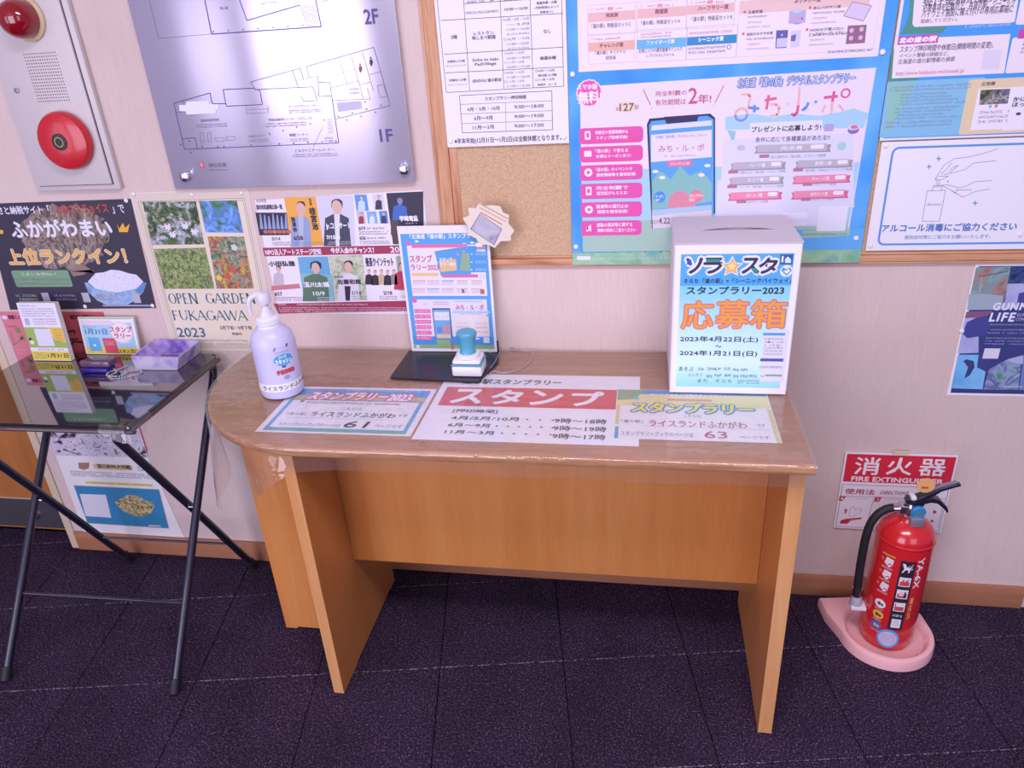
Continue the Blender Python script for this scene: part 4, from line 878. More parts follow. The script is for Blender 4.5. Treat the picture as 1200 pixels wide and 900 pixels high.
s.poly([zf(290, 310), zf(600, 262), zf(1105, 238), zf(1060, 515), zf(270, 552)], PW, 1.5); s.poly([zf(318, 258), zf(602, 236), zf(592, 300), zf(308, 316)], '#c83ca4', 2.2); s.text('北の道の駅', *zf(326, 256), *zf(580, 300), '#f8f0fa', 4, .0012, shear=.1)
for (t, a, b, c_, d_) in (('スタンプ押印時間や休館日(開館時間の変更)、', 330, 312, 980, 356), ('イベント情報の詳細など、', 326, 368, 668, 400), ('北海道の道の駅情報の検索', 316, 404, 710, 444)): s.text(t, *zf(a, b), *zf(c_, d_), K2, 4, .0001, shear=.05)
s.text('http://www.hokkaido-michinoeki.jp/', *zf(302, 492), *zf(780, 528), '#d06c98', 4, shear=.05); s.poly([zf(918, 355), zf(1045, 350), zf(1022, 486), zf(895, 490)], '#dcd8ea', 2)
s.rect(*zf(1168, 205), *zf(1300, 265), '#c83ca4', 2); s.rect(*zf(1120, 265), *zf(1400, 500), PW, 1.6, r=.004); s.rect(*zf(1185, -40), *zf(1400, 160), PW, 1.6, r=.004); s.greek(*zf(1190, 290), *zf(1330, 380), K2, 3, 8)
s.greek(*zf(268, 590), *zf(826, 640), '#6c8498', 2, 46); s.greek(*zf(330, 640), *zf(800, 740), '#6c8498', 4, 38, ragged=.3); s.greek(*zf(300, 740), *zf(790, 840), '#6c8498', 4, 38, ragged=.3); s.greek(*zf(230, 840), *zf(690, 900), '#6c8498', 2, 38)
s.rect(*zf(815, 560), *zf(1500, 920), '#e4d0a4', 1.6, r=.004); s.text('広告欄', *zf(904, 574), *zf(992, 602), '#403a30', 4, .0003); s.rect(*zf(880, 625), *zf(1105, 905), '#f0ecf4', 2); s.poly([zf(895, 632), zf(1104, 624), zf(1085, 728), zf(884, 738)], photo('landscape_print', ['#384028', '#7c8464', '#5c5080', '#b4b0a4', '#484c38'], 60), 2.4)
s.rect(*zf(1110, 612), *zf(1400, 905), '#f0ecf4', 2.2); s.line([zf(1130, 700), zf(1145, 690), zf(1150, 710)], .0012, '#242030', 4); s.text('かに\nほっ', *zf(1128, 680), *zf(1200, 750), '#242030', 4, .0003); s.disc(*zf(1160, 800), .0045, '#3c3450', 3, .0028); s.greek(*zf(890, 770), *zf(1080, 870), '#6c6480', 3, 14); s.disc(*zf(962, 748), .003, '#70b0d8', 3, n=8); s.disc(*zf(1004, 745), .003, '#d87088', 3, n=8)
o = s.build('highway_poster', 'green and blue information poster with magenta heading at the top right of the cork board', 'poster', origin=(.8, YB, 1.35))

# --- hand sanitising notice
s = wall_sheet(YB)
def zg(x, y): return (1000+x/6, 150+y/6)
s.slab([(.4715, .962), (.915, .962), (.915, 1.186), (.4715, 1.186)], '#f0eef4')
BLU = '#4c94dc'
a0, b0, a1, b1 = s.uvrect(*zg(212, 128), *zg(150, 825)); q = []
u0, v0, u1, v1 = .4925, .973, .895, 1.176
for k, (r, off) in enumerate(((.014, 0), (.0105, .0042))):
    ring_ = []
    for cx, cy, an in ((u1-.014, v0+.014, -90), (u1-.014, v1-.014, 0), (u0+.014, v1-.014, 90), (u0+.014, v0+.014, 180)):
        for t in range(6): ang = math.radians(an+t*18); ring_.append((cx+(.014-off)*math.cos(ang), cy+(.014-off)*math.sin(ang)))
    q.append(ring_)
n = len(q[0]); s.put(q[0]+q[1], [[i, (i+1) % n, n+(i+1) % n, n+i] for i in range(n)], BLU, 1)
LB = '#5c5c8c'; LW = .0008
for pts in ([(520, 440), (648, 438), (605, 655), (484, 655), (520, 440)], [(555, 438), (562, 405), (628, 402), (618, 438)], [(562, 414), (622, 410)], [(580, 360), (584, 342), (625, 338), (668, 340), (640, 352), (628, 362), (578, 364), (576, 350)], [(588, 366), (590, 402)], [(606, 366), (604, 402)],
            [(588, 336), (640, 258), (712, 214), (810, 204), (910, 180), (1018, 145)], [(616, 326), (655, 290), (692, 244)], [(640, 330), (680, 312), (740, 262), (706, 272), (672, 300)], [(676, 322), (790, 290), (845, 246), (1000, 230)], [(625, 403), (660, 398), (740, 420), (790, 410), (852, 378), (978, 368)], [(625, 403), (700, 445), (768, 486), (860, 445), (965, 428)], [(720, 436), (830, 434)], [(700, 440), (715, 460), (735, 432)]):
    s.line([zg(*p) for p in pts], LW, LB)
for (x, y, r) in ((600, 215, 26), (532, 272, 22), (855, 528, 24)): s.poly([zg(x, y-r), zg(x+5, y-5), zg(x+r, y), zg(x+5, y+5), zg(x, y+r), zg(x-5, y+5), zg(x-r, y), zg(x-5, y-5)], '#5ca0cc', 2)
s.disc(*zg(665, 376), .0012, '#5c7cac', 3, .002, n=10); s.text('Alcohol', *zg(518, 526), *zg(612, 544), '#5c84a8', 4)
s.text('アルコール消毒にご協力ください', *zg(205, 668), *zg(1142, 728), '#3c74c0', 4, .0006); s.text('感染症対策にご協力をお願いいたします。', *zg(362, 748), *zg(962, 780), '#6c94cc', 4, .0001)
o = s.build('sanitiser_notice', 'white notice with blue border and line drawing of hands pumping alcohol', 'notice', origin=(.7, YB, 1.07))
for p in ((228, 125), (1172, 748), (120, 828)): s.pin(*zg(*p), o, .0045, .003)

# --- blue photo poster at the right edge
def zh(x, y): return (1090+x/5.29, 300+y/5.29)
s = wall_sheet(-.0012)
s.slab([(.699, .614), (1.0, .614), (1.0, .927), (.699, .927)], M_LAM); s.put([(.706, .620), (1.0, .620), (1.0, .922), (.706, .922)], [[0, 1, 2, 3]], '#2c3474', .5)
s.poly([zh(285, 70), zh(500, 66), zh(450, 330), zh(228, 335)], photo('hot_spring', ['#4c5c6c', '#8ca8a8', '#7c98a0', '#a88478', '#5c5c78'], 20), 1.5); s.poly([zh(240, 240), zh(330, 232), (zh(455, 246)), zh(440, 332), zh(228, 334)], '#98acb8', 2)
s.line([zh(320, 130), zh(305, 232)], .0018, '#a8b4b4', 2.2); s.line([zh(300, 128), zh(480, 95)], .0022, '#584c54', 2.2)
s.poly([zh(510, 70), zh(700, 66), zh(700, 165), zh(485, 168)], photo('night_water', ['#20204c', '#3c5488', '#2c3c6c', '#5070a0'], 30), 1.5)
cl = photo('cloud_print', ['#8890cc', '#b4b8e0', '#a0a8dc'], 9); s.poly([zh(480, 172), zh(700, 168), zh(700, 290), zh(455, 335)], cl, 1.4); s.poly([zh(550, 230), zh(640, 210), zh(700, 240), zh(700, 330), zh(530, 330)], '#3840888'[:7], 1.8)
s.poly([zh(225, 345), zh(390, 340), zh(340, 380), zh(215, 385)], '#7c5070', 2); s.poly([zh(215, 385), zh(300, 380), zh(300, 600), zh(170, 604)], cl, 1.6)
s.poly([zh(228, 410), zh(280, 385), zh(350, 370), zh(380, 420), zh(350, 490), zh(290, 500), zh(230, 510), zh(200, 480)], '#343c88', 2.2)
s.poly([zh(172, 612), zh(360, 612), zh(325, 826), zh(130, 820)], photo('sky_climb', ['#4898dc', '#70b8ec', '#8cc8f0'], 10), 1.6); s.poly([zh(225, 640), zh(270, 650), zh(275, 690), zh(245, 740), zh(210, 760), zh(235, 690), zh(205, 650)], '#303470', 2.2)
s.poly([zh(300, 612), zh(380, 612), zh(350, 720), zh(290, 690)], '#34387c', 2)
s.poly([zh(365, 700), zh(480, 640), zh(570, 615), zh(545, 830), zh(330, 828)], photo('hills_print', ['#5c8c74', '#90a8c8', '#5c6498', '#a4b4dc', '#48706c'], 26), 1.6)
s.poly([zh(478, 640), zh(578, 614), zh(575, 670), zh(500, 660)], cl, 2); s.poly([zh(550, 830), zh(580, 620), zh(700, 620), zh(700, 830)], '#6480b8', 1.5)
s.text('GUNMA', *zh(398, 290), *zh(648, 334), '#eceaf6', 4, .0012, shear=.1, spacing=1.2); s.text('LIFE', *zh(376, 352), *zh(520, 404), '#eceaf6', 4, .0012, shear=.1, spacing=1.2); s.text('GUNMA\nCONNECT', *zh(540, 355), *zh(640, 400), '#c8c8e4', 4, shear=.1)
for (x, y) in ((370, 418), (362, 450), (358, 470), (348, 502), (344, 520), (340, 538)): s.greek(*zh(x, y), *zh(700, y+15), '#b0b4e0', 1, 26)
s.rect(*zh(338, 572), *zh(420, 636), '#dcdcec', 3); s.greek(*zh(455, 800), *zh(700, 822), '#d8dcf0', 1, 18); s.greek(*zh(150, 800), *zh(200, 822), '#c8ccec', 1, 5)
o = s.build('gunma_poster', 'dark blue photo collage poster reading LIFE at the right edge below the board', 'poster', origin=(.8, -.0012, .77))
s.pin(*zh(195, 465), o, .0055, .003)

# --- fire extinguisher sign on the wall
def zs(x, y): return (950+x/6.316, 520+y/6.316)
YS = -.006
s = wall_sheet(YS)
s.slab([(.4985, .2275), (.7535, .2275), (.7535, .4545), (.4985, .4545)], '#f2eef4', .0035)
s.rect(*zs(268, 80), *zs(1088, 300), '#dc2438', 1) if False else None
s.put([(.503, .370), (.749, .370), (.749, .4505), (.503, .4505)], [[0, 1, 2, 3]], '#d82034', 1)
s.text('消', *zs(338, 98), *zs(498, 230), '#f6f0f4', 4, .0012); s.text('火', *zs(578, 102), *zs(738, 232), '#f6f0f4', 4, .0012); s.text('器', *zs(818, 112), *zs(985, 240), '#f6f0f4', 4, .0010)
s.text('FIRE EXTINGUISHER', *zs(305, 240), *zs(975, 298), '#f6f0f4', 4, .0009)
q = [(.503, .232), (.749, .232), (.749, .362), (.503, .362)]
s.put(q+[(.5042, .2332), (.7478, .2332), (.7478, .3608), (.5042, .3608)], [[k, (k+1) % 4, 4+(k+1) % 4, 4+k] for k in range(4)], '#604a5c', 1)
s.line([zs(215, 386), zs(1000, 410)], .0009, '#604a5c', 1.3)
s.text('使用法', *zs(258, 330), *zs(470, 378), '#a82c40', 4, .0004); s.text('DIRECTIONS', *zs(518, 346), *zs(722, 380), '#8c3c54', 4, .0001, shear=.2)
s.line([zs(468, 396), zs(410, 620)], .0009, '#604a5c'); s.poly([zs(215, 388), zs(262, 390), zs(235, 424), zs(206, 420)], '#c02c40', 2); s.text('1', *zs(226, 396), *zs(238, 412), '#f4eef4', 4); s.poly([zs(478, 395), zs(526, 397), zs(505, 430), zs(468, 428)], '#c02c40', 2); s.text('2', *zs(488, 402), *zs(506, 420), '#f4eef4', 4)
s.greek(*zs(272, 398), *zs(440, 412), '#8c7c90', 1, 16); s.greek(*zs(540, 402), *zs(720, 420), '#8c7c90', 1, 16)
s.poly([zs(260, 478), zs(275, 496), zs(266, 496), zs(262, 516), zs(250, 516), zs(254, 496), zs(246, 496)], '#b03048', 2)
s.line([zs(290, 545), zs(285, 500), zs(300, 470), zs(320, 465), zs(330, 490), zs(345, 480), zs(375, 475), zs(365, 510), zs(320, 530), zs(300, 545)], .0007, '#6c5c70')
s.poly([zs(216, 590), zs(222, 566), zs(262, 555), zs(380, 545), zs(372, 558), zs(300, 570), zs(290, 580), zs(268, 592)], '#c42438', 2); s.line([zs(285, 585), zs(290, 565), zs(360, 560)], .001, '#f0e8f0', 3)
s.line([zs(540, 600), zs(560, 540), zs(640, 510)], .0035, '#c42438', 2); s.line([zs(480, 560), zs(540, 540)], .002, '#5c4c60', 2)
s.poly([zs(915, 490), zs(935, 505), zs(915, 520), zs(902, 505)], '#c02c40', 2); s.poly([zs(895, 560), zs(912, 570), zs(900, 584), zs(884, 572)], '#c02c40', 2); s.line([zs(940, 620), zs(985, 430)], .001, '#a03c54', 2)
o = s.build('extinguisher_sign', 'red and white fire extinguisher sign with directions, on the wall behind the extinguisher', 'sign', origin=(.626, YS, .34))
bm = bmesh.new(); c = hit(*zs(667, 66), (0, YS, 0)); bx(bm, c[0]-.018-.626, c[0]+.018-.626, -.0075-YS, -.0062-YS-.0002, c[2]-.005-.34, c[2]+.006-.34); obj('adhesive_tab', bm, M_CREAM, o)

# ==================================================================== desk
DT = .7165; DB = .695
desk = thing('desk', 'wooden counter desk with rounded left end and panel legs against the wall', 'desk', (-.2, -.25, 0))
DO = (-.2, -.25, 0)
def outline(off=0., n=26, ynear=-.494):
    pts = [(.309+off*.3, ynear-off)]
    for k in range(1, 12): pts.append((.309+(-.68-.309)*k/12, ynear-off))
    for k in range(n+1):
        a = math.pi/2*k/n; pts.append((-.68-(.330+off)*math.sin(a), -.12-(.374+off)*math.cos(a)))
    return pts
OUT = outline()
full = OUT + [(-1.008, -.06), (-1.0, -.0035), (.306, -.0035)]
bm = bmesh.new()
def ring_at(z, ins):
    n = len(full); out = []
    for i in range(n):
        p, a, b = Vector(full[i]), Vector(full[i-1]), Vector(full[(i+1) % n])
        e1, e2 = (p-a).normalized(), (b-p).normalized(); t = (e1+e2); t = t.normalized() if t.length > 1e-6 else e1
        nrm = Vector((t.y, -t.x)); k = 1/max(.5, nrm.dot(Vector((e1.y, -e1.x))))
        q = p+nrm*ins*k*(-1 if True else 1)
        # outline runs clockwise seen from above: keep the inset towards the centroid
        cdir = Vector((-.35, -.25))-p
        if (q-p).dot(cdir) < 0: q = p-(q-p)
        out.append(bm.verts.new((q.x-DO[0], q.y-DO[1], z)))
    return out
rings = [ring_at(z, i) for z, i in ((DB, .004), (DB+.001, .0012), (DB+.004, 0), (DT-.006, 0), (DT-.002, .0015), (DT, .005))]
for k, (a, b) in enumerate(zip(rings, rings[1:])):
    for i in range(len(a)):
        f = bm.faces.new([a[i], a[(i+1) % len(a)], b[(i+1) % len(a)], b[i]]); f.material_index = 1
bm.faces.new(rings[0]).material_index = 1; f = bm.faces.new(rings[-1]); f.material_index = 0
desktop = obj('desktop', bm, [W_TOP, W_LIP], desk, True)
def dp(name, x0, x1, y0, y1, z0, z1, m, bev=.0012): return box(name, x0, x1, y0, y1, z0, z1, m, desk, bev, DO)
def side_panel(x0, x1, inner_left):
    bm = bmesh.new(); y0, y1, z0, z1 = -.465, -.035, .004, DB
    # foot notch in the middle of the lower edge
    prof = [(y0, 0.0005), (y0+.10, .0005), (y0+.10, .004), (y1-.06, .004), (y1-.06, .0005), (y1-.02, .0005), (y1-.02, .075), (y1, .075), (y1, z1), (y0, z1)]
    A = [bm.verts.new((x0-DO[0], y-DO[1], z)) for y, z in prof]; B = [bm.verts.new((x1-DO[0], y-DO[1], z)) for y, z in prof]
    n = len(prof); bm.faces.new(A); bm.faces.new(B[::-1])
    for i in range(n):
        f = bm.faces.new([A[i], A[(i+1) % n], B[(i+1) % n], B[i]])
        f.material_index = 1 if i in (n-1,) else 0
    return obj('side_panel', bm, [W_SIDE, W_EDGE], desk)
side_panel(-.7235, -.698, True); side_panel(.2715, .3005, False)
dp('modesty_panel', -.6975, .271, -.285, -.265, .265, DB-.0005, W_PANEL)
bm = bmesh.new(); prof = [(-.938, .002), (-.905, .002), (-.905, .008), (-.724, .008), (-.724, DB-.0005), (-.938, DB-.0005)]
A = [bm.verts.new((x-DO[0], -.270-DO[1], z)) for x, z in prof]; B = [bm.verts.new((x-DO[0], -.245-DO[1], z)) for x, z in prof]
bm.faces.new(A); bm.faces.new(B[::-1]); n = len(prof)
for i in range(n): bm.faces.new([A[i], A[(i+1) % n], B[(i+1) % n], B[i]])
obj('end_panel', bm, W_PANEL, desk)

# clear vinyl mat over the desk, hanging over its front edge and round end
VZ = DT+.0018
bm = bmesh.new()
OV = outline(.0018); nO = len(OV); back_y = -.0045
def drop(i):
    if i < 12: return .052 if i > 0 else .05
    t = (i-12)/(nO-13); return .052+.135*math.sin(math.pi*min(1, t*1.02))**1.3*(1 if t < .5 else 1) + .05*t
grid_top = []
NB = 14
for i, (x, y) in enumerate(OV):
    col_ = []
    for k in range(NB+1):
        t = k/NB; yy = y+(back_y-y)*t; xx = x + ((-1.0 if x < -1.0 else x)-x)*t
        zz_ = VZ + (.0012*math.sin(x*7+yy*21)+.0010*math.sin(x*17-yy*9) + .0022)*max(0, min(1, (t-.55)*3))*(0 if (x > 0 or -.64 < x < -.30) else 1)
        col_.append(bm.verts.new((xx, yy, zz_)))
    grid_top.append(col_)
for i in range(nO-1):
    for k in range(NB): bm.faces.new([grid_top[i][k], grid_top[i+1][k], grid_top[i+1][k+1], grid_top[i][k+1]])
prev = None
for i, (x, y) in enumerate(OV):
    if i < 12: nx, ny = 0, -1
    else:
        a = math.pi/2*(i-12)/(nO-13); nx, ny = -math.sin(a), -math.cos(a)
    D = drop(i); tt = max(0, (i-12)/(nO-13)); col_ = [grid_top[i][0]]
    for k, (o_, z_) in enumerate(((.0015, -.0003), (.0030, -.0012), (.0042, -.0028), (.0049, -.0048), (.0052, -.0072), (.0052, -.012))): col_.append(bm.verts.new((x+nx*o_, y+ny*o_, VZ+z_)))
    fold = 0
    if i >= 11: fold = math.sin(tt*math.pi*5.0+.4)*math.sin(math.pi*min(1, tt+.08))
    for k in range(1, 9):
        t = k/8; o_ = .004 + (.030*fold*t**.8 if i >= 11 else 0) + (.004*math.sin(x*23+1)*t if i < 12 else 0) - (.010*t if i < 12 else -.004*t)
        o_ = max(o_, -.012)
        col_.append(bm.verts.new((x+nx*o_, y+ny*o_, VZ-.012-(D-.012)*t)))
    if prev:
        for k in range(len(col_)-1): bm.faces.new([prev[k], prev[k+1], col_[k+1], col_[k]])
    prev = col_
vin = obj('vinyl_mat', bm, M_VINYL, None, True)
for p in vin.data.polygons: p.use_smooth = True
tag(vin, 'clear vinyl mat covering the wooden desk and drooping over its rounded end', 'mat')

# ---- papers under the vinyl
PZ = DT+.0006
def zp(x, y): return (480+x/4.615, 430+y/4.62)
s = flat_sheet(PZ)
s.slab([(-.4445, -.4475), (-.0005, -.4475), (-.0005+.0, -.4475), (-.0005, -.419), (.036, -.145), (.036, -.145), (-.4425, -.145)][:1]+[(0.0, -.4475), (0.0, -.145), (-.4425, -.145)], '#eeebf2')
RDK = '#d23c40'
s.rect(*zp(232, 104), *zp(1102, 228), RDK, 1) if False else s.put([(-.428, -.3035), (-.047, -.3035), (-.047, -.2135), (-.428, -.2135)], [[0, 1, 2, 3]], RDK, 1)
KK = '#2c2838'
s.text('道の駅スタンプラリー', *zp(298, 64), *zp(818, 92), KK, 3, .0008)
for (ch, a, b, c_, d_) in (('ス', 255, 120, 450, 206), ('タ', 470, 120, 660, 206), ('ン', 686, 126, 868, 210), ('プ', 890, 124, 1092, 216)):
    s.text(ch, *zp(a, d_), *zp(c_, b), '#f2eef6', 3, .0038) if False else None
for i, ch in enumerate('スタンプ'):
    u = -.405+i*.087; Vg, _ = glyphs(ch); mn, mx_ = Vg.min(0), Vg.max(0); Vg, Fg = glyphs(ch)
    for i_, (dx, dy) in enumerate(((0, 0), (.003, 0), (-.003, 0), (0, .003), (0, -.003), (.002, .002), (-.002, .002), (.002, -.002), (-.002, -.002))): s.put(((Vg-mn)/(mx_-mn)*np.array([.064, .064])+np.array([u+.002+dx, -.290+dy])).tolist(), Fg, '#f2eef6', 2+i_*.14)
for (t, a, b, c_, d_, bo) in (('[押印時間]', 240, 228, 472, 250, .0003), ('4月/5月/10月・・・', 230, 266, 780, 292, .0004), ('9時〜18時', 788, 278, 1064, 306, .0004), ('6月〜9月・・・・・・', 214, 304, 778, 332, .0004), ('9時〜19時', 782, 318, 1062, 348, .0004), ('11月〜3月・・・・・', 196, 342, 766, 370, .0004), ('9時〜17時', 776, 360, 1058, 392, .0004)):
    s.text(t, *zp(a, b), *zp(c_, d_), KK, 3, bo)
s.build('stamp_hours_sheet', 'large white stamp sheet with red banner and opening hours under the vinyl', 'notice', origin=(-.22, -.3, PZ))

def zq(x, y): return (290+x/5.217, 430+y/5.22)
s = flat_sheet(PZ); s.slab([(-.785, -.4365), (-.4495, -.4365), (-.4495, -.2265), (-.785, -.2265)], '#eeebf2')
s.put([(-.770, -.270), (-.460, -.270), (-.460, -.2365), (-.770, -.2365)], [[0, 1, 2, 3]], '#489cdc', 1); s.put([(-.770, -.292), (-.460, -.292), (-.460, -.270), (-.770, -.270)], [[0, 1, 2, 3]], '#dcb868', 1)
s.text('スタンプラリー2023', *zq(400, 152), *zq(990, 200), '#f4eef8', 4, .0022, shear=.2, outline='#d0607c', ow=.0036)
s.greek(*zq(390, 132), *zq(600, 146), '#e07890', 1, 16); s.greek(*zq(620, 136), *zq(1060, 156), '#d0e4f8', 1, 34); s.greek(*zq(370, 206), *zq(930, 232), '#9c4c3c', 1, 36)
s.disc(*zq(335, 210), .005, '#8c7c84', 2)
u0, v0, u1, v1 = -.772, -.430, -.462, -.288
s.put([(u0, v0), (u1, v0), (u1, v1), (u0, v1), (u0+.009, v0+.014), (u1-.009, v0+.014), (u1-.009, v1-.005), (u0+.009, v1-.005)], [[k, (k+1) % 4, 4+(k+1) % 4, 4+k] for k in range(4)], '#58a4d0', 1.4)
s.put([(u0, v0), (u1, v0), (u1, v0+.008), (u0, v0+.008)], [[0, 1, 2, 3]], '#6cac84', 1.6)
s.text('こちらは、', *zq(580, 248), *zq(705, 264), '#5c7898', 3); s.text('「道の駅」', *zq(250, 278), *zq(358, 294), '#5c7898', 3); s.text('ライスランドふかがわ', *zq(402, 272), *zq(894, 306), '#2c3038', 3, .0005); s.text('です', *zq(922, 292), *zq(975, 308), '#5c7898', 3)
s.line([zq(240, 308), zq(895, 326)], .0007, '#7c90a8'); s.text('スタンプラリーブックのページは', *zq(200, 338), *zq(560, 362), '#5c6890', 3); s.text('61', *zq(608, 332), *zq(728, 372), '#242028', 3, .0008, shear=.1); s.text('ページです', *zq(782, 352), *zq(940, 374), '#5c6890', 3)
s.build('page_sheet', 'blue-bordered stamp page card showing number 61 under the vinyl', 'notice', origin=(-.61, -.33, PZ))

def zr(x, y): return (700+x/4.615, 430+y/4.615)
s = flat_sheet(PZ+.0006); s.slab([(-.0485, -.421), (.262, -.421), (.262, -.2105), (-.0485, -.2105)], '#ece6ea')
s.put([(-.047, -.285), (.2605, -.285), (.2605, -.212), (-.047, -.212)], [[0, 1, 2, 3]], '#e4dc98', 1); s.put([(-.047, -.232), (.2605, -.232), (.2605, -.212), (-.047, -.212)], [[0, 1, 2, 3]], '#4c94d4', 1.3)
s.put([(-.047, -.262), (-.01, -.256), (.01, -.212), (-.047, -.212)], [[0, 1, 2, 3]], '#80ac7c', 1.5); s.disc(*zr(172, 158), .006, '#d87c58', 2); s.disc(*zr(210, 170), .007, '#7cb8dc', 2)
s.text('2023 わがまちご当地スタンプラリー', *zr(282, 144), *zr(700, 160), '#eef0fa', 4, .0002)
s.text('スタンプラリー', *zr(190, 192), *zr(850, 246), '#e8d858', 4, .0022, shear=.1, outline='#5c8cc4', ow=.0034)
s.rect(*zr(380, 172), *zr(620, 188), '#e08080', 2)
s.put([(-.047, -.421), (-.040, -.421), (-.040, -.375), (-.047, -.375)], [[0, 1, 2, 3]], '#4ca0c0', 2); s.put([(.252, -.421), (.2605, -.421), (.2605, -.29), (.252, -.29)], [[0, 1, 2, 3]], '#cccc90', 2); s.put([(-.047, -.365), (-.040, -.365), (-.040, -.285), (-.047, -.285)], [[0, 1, 2, 3]], '#d8c888', 2)
s.text('こちらは、', *zr(468, 258), *zr(568, 274), '#788098', 3); s.text('「道の駅」', *zr(128, 284), *zr(246, 302), '#505888', 3); s.text('ライスランドふかがわ', *zr(280, 286), *zr(812, 324), '#b8405c', 3, .0004); s.text('です', *zr(862, 310), *zr(910, 326), '#788098', 3)
s.line([zr(250, 318), zr(930, 342)], .0006, '#a0a0b0'); s.text('スタンプラリーブックのページは', *zr(128, 346), *zr(520, 374), '#606890', 3); s.text('63', *zr(576, 348), *zr(706, 386), '#b83c5c', 3, .0004); s.text('ページです', *zr(768, 372), *zr(934, 390), '#606890', 3)
s.build('page_sheet', 'pale yellow stamp page card showing number 63 in front of the ballot box', 'notice', origin=(.1, -.31, PZ+.0006))

# ---- ballot box
TOPZ = VZ+.0015
bo = thing('ballot_box', 'white cardboard ballot box with blue printed front and a slot in its lid', 'box', (.18, -.12, TOPZ))
x0, x1, y0, y1, zt = .0615, .2985, -.226, -.022, 1.043
bm = bmesh.new(); bx(bm, x0-.18, x1-.18, y0+.12, y1+.12, 0, zt-TOPZ-.0012, 0, .0012)
M_CARD = mat('white_card', '#dcd6dc', .6)
obj('body', bm, M_CARD, bo, True)
bm = bmesh.new()   # lid with a real slot
xs = [x0-.001, .117, .262, x1+.001]; sl = hit(855, 266, (0, 0, zt), (0, 0, 1)); ys = [y0-.001, -.133, -.1225, y1+.001]
for i in range(3):
    for j in range(3):
        if i == 1 and j == 1: continue
        bx(bm, xs[i]-.18, xs[i+1]-.18, ys[j]+.12, ys[j+1]+.12, zt-TOPZ-.001, zt-TOPZ+.0012)
bmesh.ops.remove_doubles(bm, verts=bm.verts[:], dist=1e-5)
obj('lid', bm, mat('lid_card', '#c9bfc8', .6), bo)
bm = bmesh.new(); fa, fb = [], []
for k in range(17):
    t = k/16; x = .117+.145*t-.18; fa.append(bm.verts.new((x, -.1330+.0008+.0082*math.sin(math.pi*t)+.12, zt-TOPZ+.0013+.002*math.sin(math.pi*t)))); fb.append(bm.verts.new((x, -.1222+.12, zt-TOPZ+.0012)))
for k in range(16): bm.faces.new([fa[k], fa[k+1], fb[k+1], fb[k]])
obj('slot_flap', bm, M_CARD, bo)
bm = bmesh.new(); bx(bm, .117-.18, .262-.18, -.1328+.12, -.1227+.12, zt-TOPZ-.0011, zt-TOPZ-.0008); obj('slot_shadow', bm, mat('slot_shade', '#2a2432', .9), bo)  # dark strip on the closed body: the slot's shade put into colour
YF = y0-.0008
def zx(x, y): return (770+x/3.75, 230+y/3.75)
s = wall_sheet(YF)
s.slab([(.0645, TOPZ+.002), (.2965, TOPZ+.002), (.2965, 1.038), (.0645, 1.038)], '#f4f2f6')
s.rect(*zx(108, 246), *zx(556, 832), '#000000', 1) if False else None
u0, u1, v0, v1 = .0745, .2845, .7355, 1.022
N_ = 12; gq = []
m = mat('cyan_gradient_print', None, .4, spec=.35); sp = nd(m, 'ShaderNodeSeparateXYZ'); tc = nd(m, 'ShaderNodeTexCoord'); lk(m, tc.outputs['Object'], sp.inputs[0])
mr = nd(m, 'ShaderNodeMapRange'); mr.inputs[1].default_value = v0-.88; mr.inputs[2].default_value = v1-.88; lk(m, sp.outputs[2], mr.inputs[0])
lk(m, ramp(m, mr.outputs[0], [(0, '#98e0f0'), (.2, '#d4f2f8'), (.42, '#c4ecf8'), (.75, '#8cd4f0'), (1, '#64bcec')]), bsdf(m).inputs['Base Color'])
s.put([(u0, v0), (u1, v0), (u1, v1), (u0, v1)], [[0, 1, 2, 3]], m, 1)
s.put([(u0, v1-.064), (u1, v1-.064), (u1, v1), (u0, v1)], [[0, 1, 2, 3]], '#4cace8', 1.4)
for ch, a, c_ in (('ソ', 130, 196), ('ラ', 208, 286), ('ス', 378, 446), ('タ', 452, 524)):
    s.text(ch, *zx(a, 272), *zx(c_, 338), '#2c2850', 4, .0018, outline='#eef0fa', ow=.0042)
def star(x, y, r, c_, L, k=.45):
    u, v_ = s.p(*zx(x, y)); s.put([(u+r*(1 if i % 2 == 0 else k)*math.sin(math.pi*i/5), v_+r*(1 if i % 2 == 0 else k)*math.cos(math.pi*i/5)) for i in range(10)], [list(range(10))], c_, L)
star(328, 310, .0225, '#eef0fa', 4.6, .5); star(328, 310, .0185, '#f0b468', 5, .5); star(328, 308, .0095, '#f6e08c', 5.3, .5); star(490, 305, .0045, '#eef0fa', 5)
s.rect(*zx(216, 276), *zx(278, 288), '#2c8c84', 4.9) ; s.rect(*zx(132, 278), *zx(150, 300), '#3448b0', 4.9) ; s.poly([zx(412, 318), zx(432, 312), zx(446, 338), zx(428, 340)], '#2c8c84', 4.9)
s.rect(*zx(542, 256), *zx(594, 298), '#2c54a4', 4); s.poly([zx(562, 292), zx(562, 276), zx(574, 264), zx(588, 276), zx(588, 292)], '#e4ecf8', 5); s.rect(*zx(548, 262), *zx(554, 290), '#e4ecf8', 5)
s.disc(*zx(568, 328), .0118, '#e8f0f4', 4); s.poly([zx(568, 350), zx(546, 326), zx(552, 312), zx(568, 320), zx(584, 312), zx(592, 326)], '#4c9cb0', 5); s.poly([zx(568, 342), zx(554, 326), zx(566, 326), zx(580, 318), zx(584, 328)], '#e8f0f4', 5.3)
s.text('そらち「道の駅」×「シーニックバイウェイ」', *zx(118, 360), *zx(588, 382), '#28386c', 4, .0004); s.text('スタンプラリー2023', *zx(130, 396), *zx(556, 430), '#1c1c30', 4, .0006)
